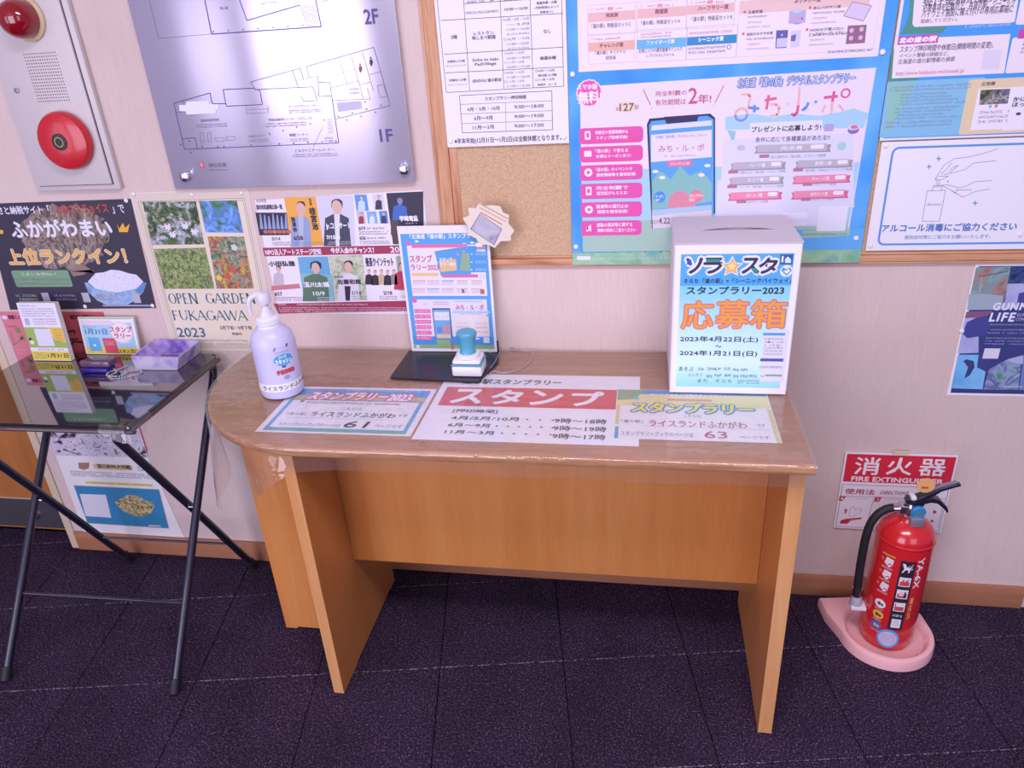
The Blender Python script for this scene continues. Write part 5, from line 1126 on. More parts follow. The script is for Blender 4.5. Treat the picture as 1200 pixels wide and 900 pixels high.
for ch, a, c_, b in (('応', 112, 242, 460), ('募', 262, 400, 458), ('箱', 418, 560, 456)): s.text(ch, *zx(a, b), *zx(c_, b+122), '#f0a040', 4, .0010, outline='#d86c78', ow=.0020)
s.text('2023年4月22日(土)', *zx(102, 614), *zx(442, 644), '#24243c', 4, .0003); s.text('〜', *zx(256, 654), *zx(282, 664), '#24243c', 4, .0003); s.text('2024年1月21日(日)', *zx(100, 676), *zx(438, 706), '#24243c', 4, .0003)
s.text('あそぶ', *zx(96, 748), *zx(160, 768), '#3c4458', 4); s.text('といろう', *zx(140, 776), *zx(196, 792), '#3c4458', 4); s.text('また　そらち', *zx(178, 802), *zx(328, 820), '#3c4458', 4)
for (a, b, y) in ((180, 206, 752), (218, 284, 752), (296, 322, 752), (334, 360, 756), (368, 398, 756), (216, 242, 784), (252, 284, 780), (296, 324, 780), (334, 358, 784), (368, 398, 784), (404, 438, 784)): s.greek(*zx(a, y-4), *zx(b, y+16), '#303850', 1, 4, L=4)
s.greek(*zx(352, 804), *zx(450, 826), '#50586c', 2, 10)
s.rect(*zx(470, 590), *zx(556, 815), '#e4e4f0', 2); s.rect(*zx(466, 600), *zx(562, 612), '#4ca0dc', 2.4); s.greek(*zx(475, 620), *zx(552, 700), '#8c8ca4', 6, 8); s.rect(*zx(454, 712), *zx(554, 726), '#4058a0', 3); s.greek(*zx(452, 742), *zx(548, 758), '#506090', 1, 9, L=4); s.rect(*zx(476, 782), *zx(548, 792), '#80a8a0', 3)
s.ring(*zx(462, 786), .0035, .0008, '#303850', 4, a0=180, a1=360); s.disc(*zx(490, 640), .003, '#e0a0a4', 3, n=8); s.disc(*zx(530, 660), .003, '#e8b8b0', 3, n=8)
fr = s.build('front_print', parent=bo)
fr.matrix_parent_inverse = Matrix.Identity(4)
# print is modelled in world space: shift to parent space
for v_ in fr.data.vertices: v_.co -= Vector((.18, -.12, TOPZ))
mr.inputs[1].default_value = v0-TOPZ; mr.inputs[2].default_value = v1-TOPZ

# ---- display stand with small poster
st = thing('display_stand', 'black base plate holding an upright white-framed small copy of the rally poster', 'display stand', (-.46, -.1, TOPZ))
SO = np.array((-.46, -.1, TOPZ))
bm = bmesh.new()
q = [hit(*p, (0, 0, TOPZ+.004), (0, 0, 1)) for p in ((457, 442), (560, 447), (584, 424), (584, 411), (479, 411))]
lo = [bm.verts.new((p[0]-SO[0], p[1]-SO[1], 0)) for p in q]; hi = [bm.verts.new((p[0]-SO[0], p[1]-SO[1], .004)) for p in q]
bm.faces.new(hi); bm.faces.new(lo[::-1])
for i in range(5): bm.faces.new([lo[i], lo[(i+1) % 5], hi[(i+1) % 5], hi[i]])
obj('base_plate', bm, mat('black_stand', '#1c1826', .3), st)
# leaning sheet plane
PB = np.array([-.46, -.034, TOPZ+.005]); PT = np.array([-.46, -.030, 1.03])
Vd = (PT-PB)/np.linalg.norm(PT-PB); Nd = np.cross((1, 0, 0), Vd); Nd = Nd if Nd[1] < 0 else -Nd
s = Sheet(PB, X, Vd, Nd); 
def zt_(x, y): return (440+x/4.09, 230+y/4.09)
def zu(x, y): return (470+x/9, 250+y/9)
def zv(x, y): return (470+x/9.23, 340+y/9.23)
cs = [s.p(*p) for p in ((583, 418), (480, 411), (468, 265), (573, 285))]
uL = (cs[1][0]+cs[2][0])/2; uR = cs[0][0]; vT = s.p(480, 265)[1]
s.slab([(uL, 0), (uR, 0), (uR, vT), (uL, vT)], '#eceaf2', .003)
s.put([(uL+.006, .008), (uR-.006, .008), (uR-.006, vT-.018), (uL+.006, vT-.018)], [[0, 1, 2, 3]], '#48a0e4', 1)
s.text('「北海道「道の駅」スタンプラリー', *zu(90, 212), *zu(830, 268), '#f0f2fc', 4, .0005)
s.rect(*zu(60, 340), *zu(912, 870), '#ece4ee', 2); s.rect(*zv(120, 100), *zv(965, 630), '#e4e0f0', 2); s.rect(*zu(110, 330), *zu(700, 358), '#e06c9c', 2.5); s.disc(*zu(75, 318), .0055, '#e0609c', 3)
s.disc(*zu(165, 295), .005, '#f0f2fa', 2, .0025, n=10); s.disc(*zu(750, 308), .005, '#f0f2fa', 2, .0025, n=10); s.disc(*zu(668, 322), .004, '#f0f2fa', 2, .002, n=10)
s.text('スタンプ', *zu(90, 440), *zu(330, 515), '#cc5c88', 4, .0008); s.text('ラリー2023', *zu(100, 540), *zu(400, 600), '#cc5c88', 4, .0006)
s.poly([zu(352, 400), zu(730, 340), zu(740, 640), zu(420, 660)], '#4c9cdc', 2.6); s.poly([zu(400, 500), zu(580, 480), zu(590, 600), zu(420, 620)], '#e0c080', 2.9); s.text('スタンプ\nラリー2023', *zu(400, 465), *zu(578, 555), '#f0eefa', 4, .0005)
s.poly([zu(640, 420), zu(720, 420), zu(735, 610), zu(620, 600)], '#88b08c', 2.8); s.disc(*zu(660, 400), .003, '#dc9870', 3.2, n=10); s.disc(*zu(600, 430), .003, '#dc9870', 3.2, n=10)
s.rect(*zu(715, 345), *zu(908, 620), '#4498dc', 2.7); s.rect(*zu(795, 345), *zu(888, 368), '#e8b0c4', 3); s.rect(*zu(795, 376), *zu(888, 402), '#e8e8f4', 3)
for y in (430, 515, 595): s.disc(*zu(745, y), .0018, '#e8ecf8', 3, n=8); s.greek(*zu(785, y-20), *zu(900, y+15), '#d0e0f4', 2, 8)
s.rect(*zu(110, 630), *zu(396, 660), '#e8c480', 2.8); s.rect(*zu(430, 645), *zu(812, 675), '#d068a8', 2.9); s.rect(*zu(822, 640), *zu(885, 690), '#dcdce8', 3)
for i in range(5):
    for y in (705, 790): s.rect(*zu(120+i*155-(0), y), *zu(255+i*150, y+14), ('#dcb4a8', '#e0b8b4', '#88b4e0', '#dcb0c0', '#dcb4a8')[(i+(y > 750)) % 5], 2.8); s.greek(*zu(125+i*155, y+20), *zu(255+i*150, y+50), '#7c7490', 2, 10)
s.rect(*zu(835, 800), *zu(882, 850), '#b06858', 3); s.rect(*zu(640, 800), *zu(670, 840), '#5c5c90', 3)
s.disc(*zv(145, 108), .0065, '#e060a0', 3); s.disc(*zv(262, 150), .005, '#e0d4a8', 3, .003); s.greek(*zv(345, 118), *zv(520, 165), '#d080a8', 2, 10)
for k in range(6): s.rect(*zv(140+k*5, 205+k*58), *zv(322+k*3, 248+k*58), '#e068a4', 3, r=.002); s.disc(*zv(160+k*5, 225+k*58), .0014, '#fbeaf8', 3.3, n=8); s.greek(*zv(185+k*5, 212+k*58), *zv(310+k*3, 240+k*58), '#f8d8ec', 2, 9, L=3.5)
s.poly([zv(335, 195), zv(530, 195), zv(560, 520), zv(370, 520)], '#3c4478', 3); s.poly([zv(345, 210), zv(522, 210), zv(545, 520), zv(378, 520)], '#68acdc', 3.2); s.rect(*zv(355, 235), *zv(525, 325), '#e4e4f2', 3.5); s.text('みち・ル・ポ', *zv(370, 270), *zv(510, 300), '#c890b0', 4)
s.rect(*zv(385, 400), *zv(450, 460), '#5c88d0', 3.6); s.rect(*zv(450, 390), *zv(535, 460), '#d88490', 3.6); s.rect(*zv(385, 475), *zv(540, 520), '#e0c8a0', 3.6); s.rect(*zv(385, 535), *zv(540, 600), '#88b470', 3.2)
s.greek(*zv(575, 110), *zv(895, 135), '#6080b8', 1, 24); s.text('みち・ル・ポ', *zv(590, 155), *zv(895, 215), '#cc6c98', 4, .0006); s.rect(*zv(560, 225), *zv(960, 250), '#a0d0e8', 2.6)
s.rect(*zv(590, 260), *zv(960, 490), '#e8e0e0', 2.8); s.greek(*zv(640, 250), *zv(880, 268), '#8c8030', 1, 16); s.disc(*zv(930, 275), .002, '#604c60', 3, n=8)
for (a, b, y, c_) in ((600, 740, 355, '#c8b8b0'), (790, 935, 355, '#c8b8b0'), (600, 740, 395, '#c8b8b0'), (790, 945, 400, '#e08878'), (600, 760, 445, '#e08878'), (790, 950, 450, '#e08878')): s.greek(*zv(a, y-12), *zv(b, y+18), c_, 1, 14, L=3.4)
s.put([(uL+.006, .008), (uR-.006, .008), (uR-.006, .040), (uL+.006, .040)], [[0, 1, 2, 3]], '#3c90dc', 2.4); s.put([(uL+.006, .008), (uR-.006, .008), (uR-.006, .018), (uL+.006, .018)], [[0, 1, 2, 3]], '#84b474', 2.5)
s.rect(*zv(890, 510), *zv(958, 572), '#dcdce8', 3); s.rect(*zv(770, 515), *zv(848, 532), '#e0e8f8', 3, r=.001); s.rect(*zv(540, 570), *zv(572, 640), '#a07060', 3)
s.disc(*zv(183, 610), .005, '#dce0ee', 4); s.disc(*zv(965, 658), .005, '#dce0ee', 4)
pr = s.build('upright_poster', parent=st); pr.matrix_parent_inverse = Matrix.Identity(4)
for v_ in pr.data.vertices: v_.co -= Vector(SO)
bm = bmesh.new(); bx(bm, uR-.03, uR+.003, PB[1]+.004-SO[1], PB[1]+.012-SO[1], .004, .03); obj('support_bracket', bm, mat('black_stand', '#1c1826', .3), st)

# ---- starburst tag
s = Sheet((0, -.046, 0), X, Z, (0, -1, 0))
SB = [(500, 27), (522, 46), (558, 42), (597, 48), (612, 78), (640, 90), (637, 130), (666, 165), (648, 190), (650, 212), (600, 216), (572, 248), (540, 232), (500, 232), (480, 200), (440, 182), (445, 150), (418, 105), (450, 92), (445, 55), (480, 58)]
s.slab([s.p(*zt_(*p)) for p in SB][::-1], '#e6dcc8', .0012)
s.poly([zt_(500, 82), zt_(607, 156), zt_(570, 235), zt_(454, 158)], '#6c6888', 1); s.poly([zt_(502, 86), zt_(602, 157), zt_(568, 230), zt_(459, 158)], photo('stamp_photo', ['#a8a4b8', '#c0bccc', '#9a96ac'], 12), 2); s.poly([zt_(548, 195), zt_(562, 192), zt_(564, 208), zt_(550, 212)], '#8c88a0', 3)
for k, (a, b, c_, d_) in enumerate(((500, 32, 640, 108), (500, 52, 632, 122), (505, 75, 610, 134))):
    p, q = s.p(*zt_(a, b)), s.p(*zt_(c_, d_)); n_ = 16
    for i in range(n_):
        t = i/n_; u, v_ = p[0]+(q[0]-p[0])*t, p[1]+(q[1]-p[1])*t; s.put([(u, v_), (u+.0024, v_-.0012), (u+.0012, v_-.0034), (u-.0012, v_-.0022)], [[0, 1, 2, 3]], '#b4503c' if k % 2 == 0 else '#c88040', 2)
o = s.build('starburst_tag', 'cream starburst paper tag with a grey photo at the corner of the small upright poster', 'tag', origin=(-.33, -.046, 1.03))
bm = bmesh.new(); bx(bm, -.375+.33, -.360+.33, -.0452+.046, -.0352+.046, .992-1.03, 1.0-1.03); obj('adhesive_tab', bm, M_PAPER, o)

# ---- rubber stamp with teal handle
SZ = TOPZ+.0045
stm = thing('rubber_stamp', 'self-inking stamp with white square body and teal knob on the black stand base', 'stamp', (-.390, -.145, SZ))
bm = bmesh.new(); bx(bm, -.035, .035, -.032, .028, 0, .026, 0, .005); obj('case', bm, M_WHITEPLA, stm, True)
bm = bmesh.new(); bx(bm, -.0355, .0355, -.0325, .0285, .0265, .0285, 0, .001); obj('seam', bm, mat('teal_plastic', '#52a8c4', .35), stm, True)
bm = bmesh.new(); bx(bm, -.033, .033, -.030, .026, .029, .040, 0, .005); obj('case_top', bm, M_WHITEPLA, stm, True)
bm = bmesh.new(); lathe(bm, [(0, .040), (.027, .040), (.028, .043), (.027, .048), (.022, .050), (0, .050)], 40, (0, -.002, 0)); obj('collar', bm, M_WHITEPLA, stm, True)
bm = bmesh.new(); lathe(bm, [(0, .050), (.0195, .050), (.0175, .056), (.0178, .066), (.021, .088), (.0235, .092), (.0235, .098), (.021, .101), (0, .102)], 40, (0, -.002, 0)); obj('knob', bm, mat('teal_plastic', '#52a8c4', .35), stm, True)
# cord
pts = [hit(*p, (0, 0, TOPZ+.0035), (0, 0, 1)) for p in ((572, 440), (578, 435), (590, 437), (604, 434), (616, 428), (624, 420), (622, 412), (612, 411), (600, 408), (590, 402), (586, 412), (580, 424), (574, 432))]
bm = bmesh.new(); tube(bm, spline(pts, 6), .0010, 6); cord = obj('cord', bm, mat('grey_cord', '#b8b2c4', .4, metal=.4), None, True); tag(cord, 'thin grey cord looping on the desk to the right of the rubber stamp', 'cord')
pts = [(-.355, -.150, SZ+.004), (-.350, -.152, TOPZ+.003), (-.343, -.166, TOPZ+.0025), (-.352, -.178, TOPZ+.0025)]

# ---- soap bottle
BX, BY = -.803, -.258
bt = thing('soap_bottle', 'white translucent pump bottle of hand sanitiser with a hand-lettered band on the desk', 'bottle', (BX, BY, TOPZ))
M_BOT = mat('milky_plastic', '#cdcbec', .35, spec=.5, Subsurface_Weight=.0)
bm = bmesh.new(); lathe(bm, [(0, .0005), (.040, .0005), (.046, .003), (.048, .010), (.048, .120), (.0475, .128), (.044, .142), (.036, .154), (.027, .160), (.026, .163), (.0, .163)], 56); obj('body', bm, M_BOT, bt, True)
bm = bmesh.new(); lathe(bm, [(0, .1605), (.0265, .1605), (.0265, .164), (.025, .165), (.025, .168), (.0265, .169), (.0265, .181), (.024, .184), (.018, .186), (0, .186)], 40); cap = obj('screw_cap', bm, M_WHITEPLA, bt, True)
M_PUMP = mat('pump_plastic', '#dcd8ea', .25)
bm = bmesh.new(); lathe(bm, [(0, .186), (.016, .186), (.014, .192), (.008, .205), (.0065, .215), (.0065, .222), (0, .222)], 28); obj('pump_stem', bm, M_PUMP, bt, True)
bm = bmesh.new(); lathe(bm, [(0, .214), (.0135, .214), (.0145, .218), (.0145, .232), (.012, .238), (0, .239)], 28)
tube(bm, spline([(0, 0, .232), (-.012, -.006, .234), (-.024, -.012, .228), (-.029, -.015, .214), (-.029, -.015, .192)], 6), [.008-.0035*min(1, i/20) for i in range(25)], 12); obj('pump_head', bm, M_PUMP, bt, True)
bm = bmesh.new(); 
for k in range(28):
    a = 2*math.pi*k/28; tube(bm, [(.0266*math.cos(a), .0266*math.sin(a), .170), (.0266*math.cos(a), .0266*math.sin(a), .180)], .0009, 4)
obj('cap_ribs', bm, M_WHITEPLA, cap)['kind'] = 'stuff'
def cyl_fn(R_, a_mid):     # u = arc metres to the right of the viewer, v = height
    def f(u, v_, h):
        a = a_mid+u/R_; return ((R_+.0006+h)*math.cos(a), (R_+.0006+h)*math.sin(a), v_)
    return f
face_cam = math.atan2(-CD-BY, 0-BX)      # direction to the camera in plan
s = Sheet((0, 0, 0), X, Z, (0, -1, 0), px=False, fn=cyl_fn(.048, face_cam))
s.rect(-.075, .021, .070, .040, '#eef0f0', 1, n=24)
s.text('ライスランドふかがわ', -.046, .025, .075, .036, '#34383c', 3, .0003)
s.poly([(-.004, .118), (.028, .122), (.031, .129), (-.001, .125)], '#3c3cb0', 2); s.greek(.002, .121, .024, .125, '#c8c8f0', 1, 6)
s.greek(-.002, .1105, .030, .116, '#6c6ca0', 1, 12)
s.disc(.014, .095, .0215, '#3ca4dc', 1, .0135, wob=.06, k=5); s.text('ハンド', .004, .099, .022, .106, '#e8f2fa', 3, .0006); s.text('スキッシュ', -.005, .0860, .032, .0975, '#e8f2fa', 3, .0010)
s.rect(.008, .077, .016, .081, '#2c3c9c', 2); s.text('手指消毒剤', -.006, .0620, .034, .0725, '#d03c38', 3, .0008); s.disc(.014, .053, .007, '#9c94c8', 1, .0045)
lbl = s.build('label', parent=bt); lbl.matrix_parent_inverse = Matrix.Identity(4)

# ==================================================================== fire extinguisher
EX, EY = .6155, -.148
ext = thing('fire_extinguisher', 'red powder fire extinguisher with black hose and lever in a pink stand', 'fire extinguisher', (EX, EY, .012))
EZ = .012
R_ = .0620
bm = bmesh.new(); lathe(bm, [(0, 0), (.050, 0), (.056, .003), (.0572, .020), (.0615, .028), (R_, .034), (R_, .311), (.061, .320), (.0575, .333), (.048, .346), (.035, .355), (.026, .359), (.024, .366), (0, .366)], 64); body = obj('cylinder', bm, M_RED, ext, True)
bm = bmesh.new(); lathe(bm, [(R_, .3075), (R_+.0016, .310), (R_+.0016, .313), (R_-.0003, .3155)], 64); obj('shoulder_ridge', bm, M_RED, body, True)
fc = math.atan2(-CD-EY, 0-EX)
s = Sheet((0, 0, 0), X, Z, (0, -1, 0), px=False, fn=(lambda f: (lambda u, v, h: f(u-.005, .075+(v-.062)*1.21, h)))(cyl_fn(R_+.0002, fc)))
# black vertical strip right of centre
s.rect(.008, .062, .040, .232, '#1c1824', 1, n=8)
WH = '#f0e6ec'
s.poly([(.012, .226), (.018, .226), (.022, .218), (.026, .222), (.034, .222), (.030, .216), (.036, .216), (.026, .204), (.026, .212), (.020, .212), (.017, .206), (.013, .204), (.017, .214)], WH, 2); s.poly([(.030, .226), (.036, .227), (.033, .222)], '#e0505c', 2.4)
for k, y in enumerate((.172, .142, .110)):
    s.rect(.012, y, .036, y+.022, WH, 2); s.rect(.014, y+.002, .034, y+.012, '#c8404c', 3)
    if k == 0: s.poly([(.018, y+.018), (.026, y+.014), (.032, y+.019), (.030, y+.010), (.02, y+.010)], '#c8404c', 3.2)
    elif k == 1: s.disc(.022, y+.012, .0055, '#e4c8d0', 3.4, n=12); s.rect(.028, y+.003, .032, y+.017, '#1c1824', 3.5)
    else: s.poly([(.014, y+.002), (.034, y+.002), (.034, y+.020)], WH, 3.3); s.poly([(.014, y+.020), (.034, y+.020), (.020, y+.006), (.014, y+.006)], '#c8404c', 3.5)
s.greek(.014, .094, .034, .104, WH, 1, 4); s.rect(.014, .068, .034, .090, WH, 2); s.greek(.017, .072, .031, .087, '#8c8c98', 3, 5)
s.text('YA-6X', .044, .168, .058, .240, WH, 3, .0008, rot=-90)
s.text('蓄圧式', .045, .090, .052, .145, '#d8a860', 3, .0004, rot=-90)
# yellow headed instruction column
s.rect(-.034, .2325, -.004, .2355, '#e0b040', 2)
for i, (y, t) in enumerate(((.205, '黄色栓を抜く'), (.175, 'ホースを'), (.145, 'レバーを'))):
    s.text(('①', '②', '③')[i], -.034, y+.014, -.029, y+.020, '#f0e0e0', 3); s.poly([(-.022, y+.024), (-.006, y+.022), (-.008, y+.006), (-.016, y+.002), (-.026, y+.010)], WH, 2); s.line([(-.024, y), (-.012, y+.012), (-.007, y+.004)], .002, '#c81c20', 3); s.greek(-.030, y-.004, -.006, y+.003, '#f0d8dc', 1, 8)
for y, c_, i_ in ((.116, '#f0ecf0', '#50384c'), (.088, '#e8b83c', '#403018'), (.061, '#3c60c4', '#e8b83c')):
    s.disc(-.017, y, .0125, c_, 2, .0105); s.disc(-.019, y, .004, i_, 3, .004, n=10); s.disc(-.012, y-.001, .003, i_, 3, n=10); s.greek(-.027, y-.016, -.007, y-.011, '#f0d8dc', 1, 9)
s.disc(.014, .037, .0245, '#4c9ce0', 2, .0235); s.disc(.014, .037, .020, '#c8c4e0', 2.5, .018); s.greek(-.001, .024, .029, .050, '#6c6c9c', 6, 9, L=3)
lbl = s.build('printed_labels', parent=ext); lbl.matrix_parent_inverse = Matrix.Identity(4)
# valve, gauge, levers
bm = bmesh.new(); lathe(bm, [(0, .344), (.020, .344), (.020, .352), (.017, .354), (.017, .376), (.014, .382), (0, .382)], 28)
bx(bm, -.026, .012, -.012, .012, .352, .378, 0, .002); obj('valve', bm, M_CHROME, ext, True)
bm = bmesh.new(); bx(bm, -.008, .022, -.034, -.020, .338, .362, 0, .002); obj('bracket', bm, mat('zinc', '#a8a4b4', .4, metal=.6), ext, True)
bm = bmesh.new(); lathe(bm, [(0, 0), (.015, 0), (.0155, .006), (.012, .009), (0, .009)], 28, (.008, -.018, .372), '-Y'); g = obj('gauge', bm, mat('gauge_blue', '#2c84c4', .3), ext, True)
bm = bmesh.new(); lathe(bm, [(0, .009), (.0055, .0092), (.005, .0105), (0, .011)], 20, (.008, -.018, .372), '-Y'); obj('gauge_hub', bm, mat('gauge_olive', '#6c7c5c', .4), g, True)
def bar(bm, pts, w, t):
    """flat bar of width w along points in the xz plane, half thickness t"""
    rings = []
    for i, p in enumerate(pts):
        p = Vector(p); d = (Vector(pts[min(i+1, len(pts)-1)])-Vector(pts[max(0, i-1)])).normalized(); n_ = Vector((-d.z, 0, d.x)); ww = w[i] if isinstance(w, list) else w; t_ = t[i] if isinstance(t, list) else t
        rings.append([bm.verts.new(p+Vector((0, a*ww, 0))+n_*b*t_) for a, b in ((-1, -1), (1, -1), (1, 1), (-1, 1))])
    for a, b in zip(rings, rings[1:]):
        for k in range(4): bm.faces.new([a[k], a[(k+1) % 4], b[(k+1) % 4], b[k]])
    bm.faces.new(rings[0]); bm.faces.new(rings[-1])
bm = bmesh.new(); bar(bm, [(-.016, 0, .392), (.0, 0, .388), (.022, 0, .402), (.050, 0, .424), (.082, 0, .437), (.090, 0, .436)], [.009, .012, .011, .009, .008, .006], [.006, .008, .007, .005, .004, .003])
lv = obj('upper_lever', bm, M_BLACKMET, ext); bv = lv.modifiers.new('b', 'BEVEL'); bv.width = .002; bv.segments = 2
bm = bmesh.new(); bar(bm, [(.036, 0, .427), (.060, 0, .4325), (.082, 0, .4375)][:0] or [(.030, 0, .4155), (.056, 0, .4325), (.082, 0, .4432)], .005, .0012); obj('lever_grip', bm, mat('steel_grip', '#9a98a8', .5, metal=.5), lv)
bm = bmesh.new(); bar(bm, [(.010, 0, .386), (.034, 0, .398), (.052, 0, .392), (.070, 0, .374), (.078, 0, .360)], [.010, .012, .010, .007, .003], [.006, .007, .005, .004, .002]); lw = obj('lower_lever', bm, M_BLACKMET, ext); bv = lw.modifiers.new('b', 'BEVEL'); bv.width = .002; bv.segments = 2
bm = bmesh.new(); bx(bm, -.012, .024, -.010, .010, .378, .394, 0, .004); obj('lever_block', bm, M_BLACKMET, ext, True)
bm = bmesh.new(); bx(bm, -.008, .004, -.012, .012, .395, .404, 0, .003); obj('safety_clip', bm, M_WHITEPLA, ext, True)
bm = bmesh.new(); lathe(bm, [(0, -.001), (.0185, -.001), (.019, 0), (.0185, .001), (0, .001)], 32, (.014, -.016, .428), '-Y'); pin = obj('seal_tag', bm, mat('seal_yellow', '#e0b070', .5), ext, True)
bm = bmesh.new(); bx(bm, -.003+.008, .015+.004, -.0184, -.0172, .4215, .4255); obj('seal_mark', bm, mat('seal_red', '#c84c3c', .5), pin)
for c_ in ext.children:
    if c_.name.split('.')[0] in ('valve', 'bracket', 'gauge', 'upper_lever', 'lower_lever', 'lever_block', 'safety_clip', 'seal_tag'): c_.location.z += .018 if c_.name != 'seal_tag' else .030
# hose
H0 = [(-.024, 0, .384), (-.034, 0, .385), (-.052, -.002, .381), (-.070, -.004, .366), (-.083, -.006, .336), (-.088, -.008, .290), (-.088, -.008, .22), (-.086, -.008, .165), (-.084, -.008, .140)]
bm = bmesh.new(); tube(bm, spline(H0[1:], 8), .0095, 16); hose = obj('hose', bm, M_RUBBER, ext, True)
bm = bmesh.new(); tube(bm, [(-.016, 0, .384), (-.040, -.001, .384)], .0108, 20); obj('hose_ferrule', bm, M_CHROME, hose, True)
bm = bmesh.new(); tube(bm, [(-.085, -.008, .150), (-.084, -.008, .128)], .011, 20); obj('hose_ferrule', bm, M_CHROME, hose, True)
bm = bmesh.new(); lathe(bm, [(0, .092), (.010, .092), (.0135, .098), (.0145, .108), (.012, .118), (.010, .128), (0, .128)], 24, (-.083, -.008, 0)); obj('nozzle', bm, mat('grey_nozzle', '#b8b4c4', .4), ext, True)
bm = bmesh.new(); bx(bm, -.096, -.0608, -.024, .004, .092, .102, 0, .002); obj('nozzle_clip', bm, M_WHITEPLA, ext, True)

# pink stand: D-shaped tray with raised rim
stn = thing('extinguisher_stand', 'pink plastic tray stand on the carpet under the red extinguisher', 'stand', (EX, EY, 0))
def dshape(r, sq):   # half round towards the viewer, squared towards the wall
    pts = []
    for k in range(41):
        a = math.radians(180+180*k/40); pts.append((r*math.cos(a), r*math.sin(a)))
    pts += [(r*1.0, .045), (r*.62, sq), (-r*.72, sq), (-r*1.12 if sq > .09 else -r, sq) , (-r*1.13 if sq > .09 else -r, .06)]
    return pts
def rot_(p, a=math.radians(8)): return (p[0]*math.cos(a)-p[1]*math.sin(a), p[0]*math.sin(a)+p[1]*math.cos(a))
bm = bmesh.new()
lv_ = [(.110, .118, .0012), (.110, .118, .025), (.1075, .115, .031), (.104, .110, .033), (.098, .09, .033), (.093, .09, .029), (.087, .09, .016), (.078, .09, .0125), (.066, .084, .011), (.0, .0, .0105)]
rg = []
for r, sq, z in lv_:
    if r == 0: rg.append([bm.verts.new((0, 0, z))]); continue
    rg.append([bm.verts.new((*rot_(p), z)) for p in (dshape(r, sq) if sq > .099 else [(r*math.cos(math.atan2(p_[1], p_[0])), r*math.sin(math.atan2(p_[1], p_[0]))) for p_ in dshape(.110, .118)])])
n = len(rg[0])
for a, b in zip(rg, rg[1:]):
    for i in range(n):
        if len(b) == 1: bm.faces.new([a[i], a[(i+1) % n], b[0]])
        else: bm.faces.new([a[i], a[(i+1) % n], b[(i+1) % n], b[i]])
bm.faces.new(rg[0][::-1])
obj('tray', bm, M_PINKPLA, stn, True)
bm = bmesh.new()
for k in range(5):
    a = math.radians(200+k*36); x, y = .086*math.cos(a), .086*math.sin(a)
    tube(bm, [(x*1.00, y*1.00, .0165), (x*1.09, y*1.09, .0305)], .0012, 5)
obj('tray_ribs', bm, M_PINKPLA, stn)['kind'] = 'stuff'

# ==================================================================== folding table on the left
TZ = .702
tb = thing('folding_table', 'black folding table with glossy dark top and crossed tube legs at the left', 'table', (-1.39, -.2, 0))
TO = (-1.39, -.2, 0)
tx0, tx1, ty0, ty1 = -1.662, -1.100, -.413, -.012
bm = bmesh.new(); bx(bm, tx0-TO[0], tx1-TO[0], ty0-TO[1], ty1-TO[1], TZ-.018, TZ, 0, 0)
es = [e for e in bm.edges if abs(e.verts[0].co.z-e.verts[1].co.z) > .01]; bmesh.ops.bevel(bm, geom=es, offset=.016, segments=5, affect='EDGES')
es = [e for e in bm.edges if e.verts[0].co.z > TZ-.001 and e.verts[1].co.z > TZ-.001]; bmesh.ops.bevel(bm, geom=es, offset=.003, segments=2, affect='EDGES')
M_TT = mat('table_black', '#17121a', .06, spec=1., coat=1., Coat_IOR=2.1, Coat_Roughness=.03)
obj('tabletop', bm, M_TT, tb, True)
bm = bmesh.new(); r = .0035
tube(bm, [(tx0+.014-TO[0], ty0-.0005-TO[1], TZ-.012), (tx1-.014-TO[0], ty0-.0005-TO[1], TZ-.012)], .005, 8); tube(bm, [(tx1+.0005-TO[0], ty0+.014-TO[1], TZ-.012), (tx1+.0005-TO[0], ty1-.014-TO[1], TZ-.012)], .005, 8); obj('edge_band', bm, mat('brown_edge', '#4c3a3c', .3, coat=.5), tb, True)
def leg(x, yf, yt, yb_bend, inner):
    """tube from a floor foot up to the underside of the top"""
    bm = bmesh.new(); top = TZ-.028
    P = [(x-TO[0], yf-TO[1], .022), (x-TO[0], yf+(yt-yf)*.5-TO[1], .022+(top-.05)*.5), (x-TO[0], yt-TO[1], top-.035), (x-TO[0], yt+(.012 if yt > yf else -.012)-TO[1], top-.010), (x-TO[0], yt+(.006 if yt > yf else -.006)-TO[1], TZ-.0185)]
    tube(bm, [P[0], P[1]] + spline(P[2:], 5), .0102, 14); L_ = obj('leg', bm, M_BLACKMET, tb, True)
    bm = bmesh.new(); d = Vector((0, (yt-yf), top)).normalized(); f0 = Vector(P[0]); tube(bm, [f0-d*.018, f0+d*.016], .0128, 14); obj('foot_cap', bm, M_RUBBER, L_, True)
leg(-1.120, -.506, -.045, 0, False); leg(-1.150, -.046, -.385, 0, True); leg(-1.592, -.516, -.045, 0, False); leg(-1.566, -.052, -.385, 0, True)
bm = bmesh.new()
def on_leg(x, z, yf, yt): t = (z-.022)/(TZ-.063-.022); return (x-TO[0], yf+(yt-yf)*t-TO[1], z)
tube(bm, [on_leg(-1.592, .18, -.516, -.045), on_leg(-1.120, .18, -.506, -.045)], .0035, 8); obj('stretcher', bm, M_BLACKMET, tb, True)
bm = bmesh.new(); tube(bm, [on_leg(-1.566, .15, -.052, -.385), on_leg(-1.150, .15, -.046, -.385)], .0035, 8); obj('stretcher', bm, M_BLACKMET, tb, True)
bm = bmesh.new(); a = on_leg(-1.131, .372, -.506, -.045); tube(bm, [a, (a[0]-.012, a[1], a[2])], .004, 10); obj('pivot', bm, M_CHROME, tb, True)
bm = bmesh.new(); a = on_leg(-1.583, .372, -.516, -.045); tube(bm, [a, (a[0]+.012, a[1], a[2])], .004, 10); obj('pivot', bm, M_CHROME, tb, True)
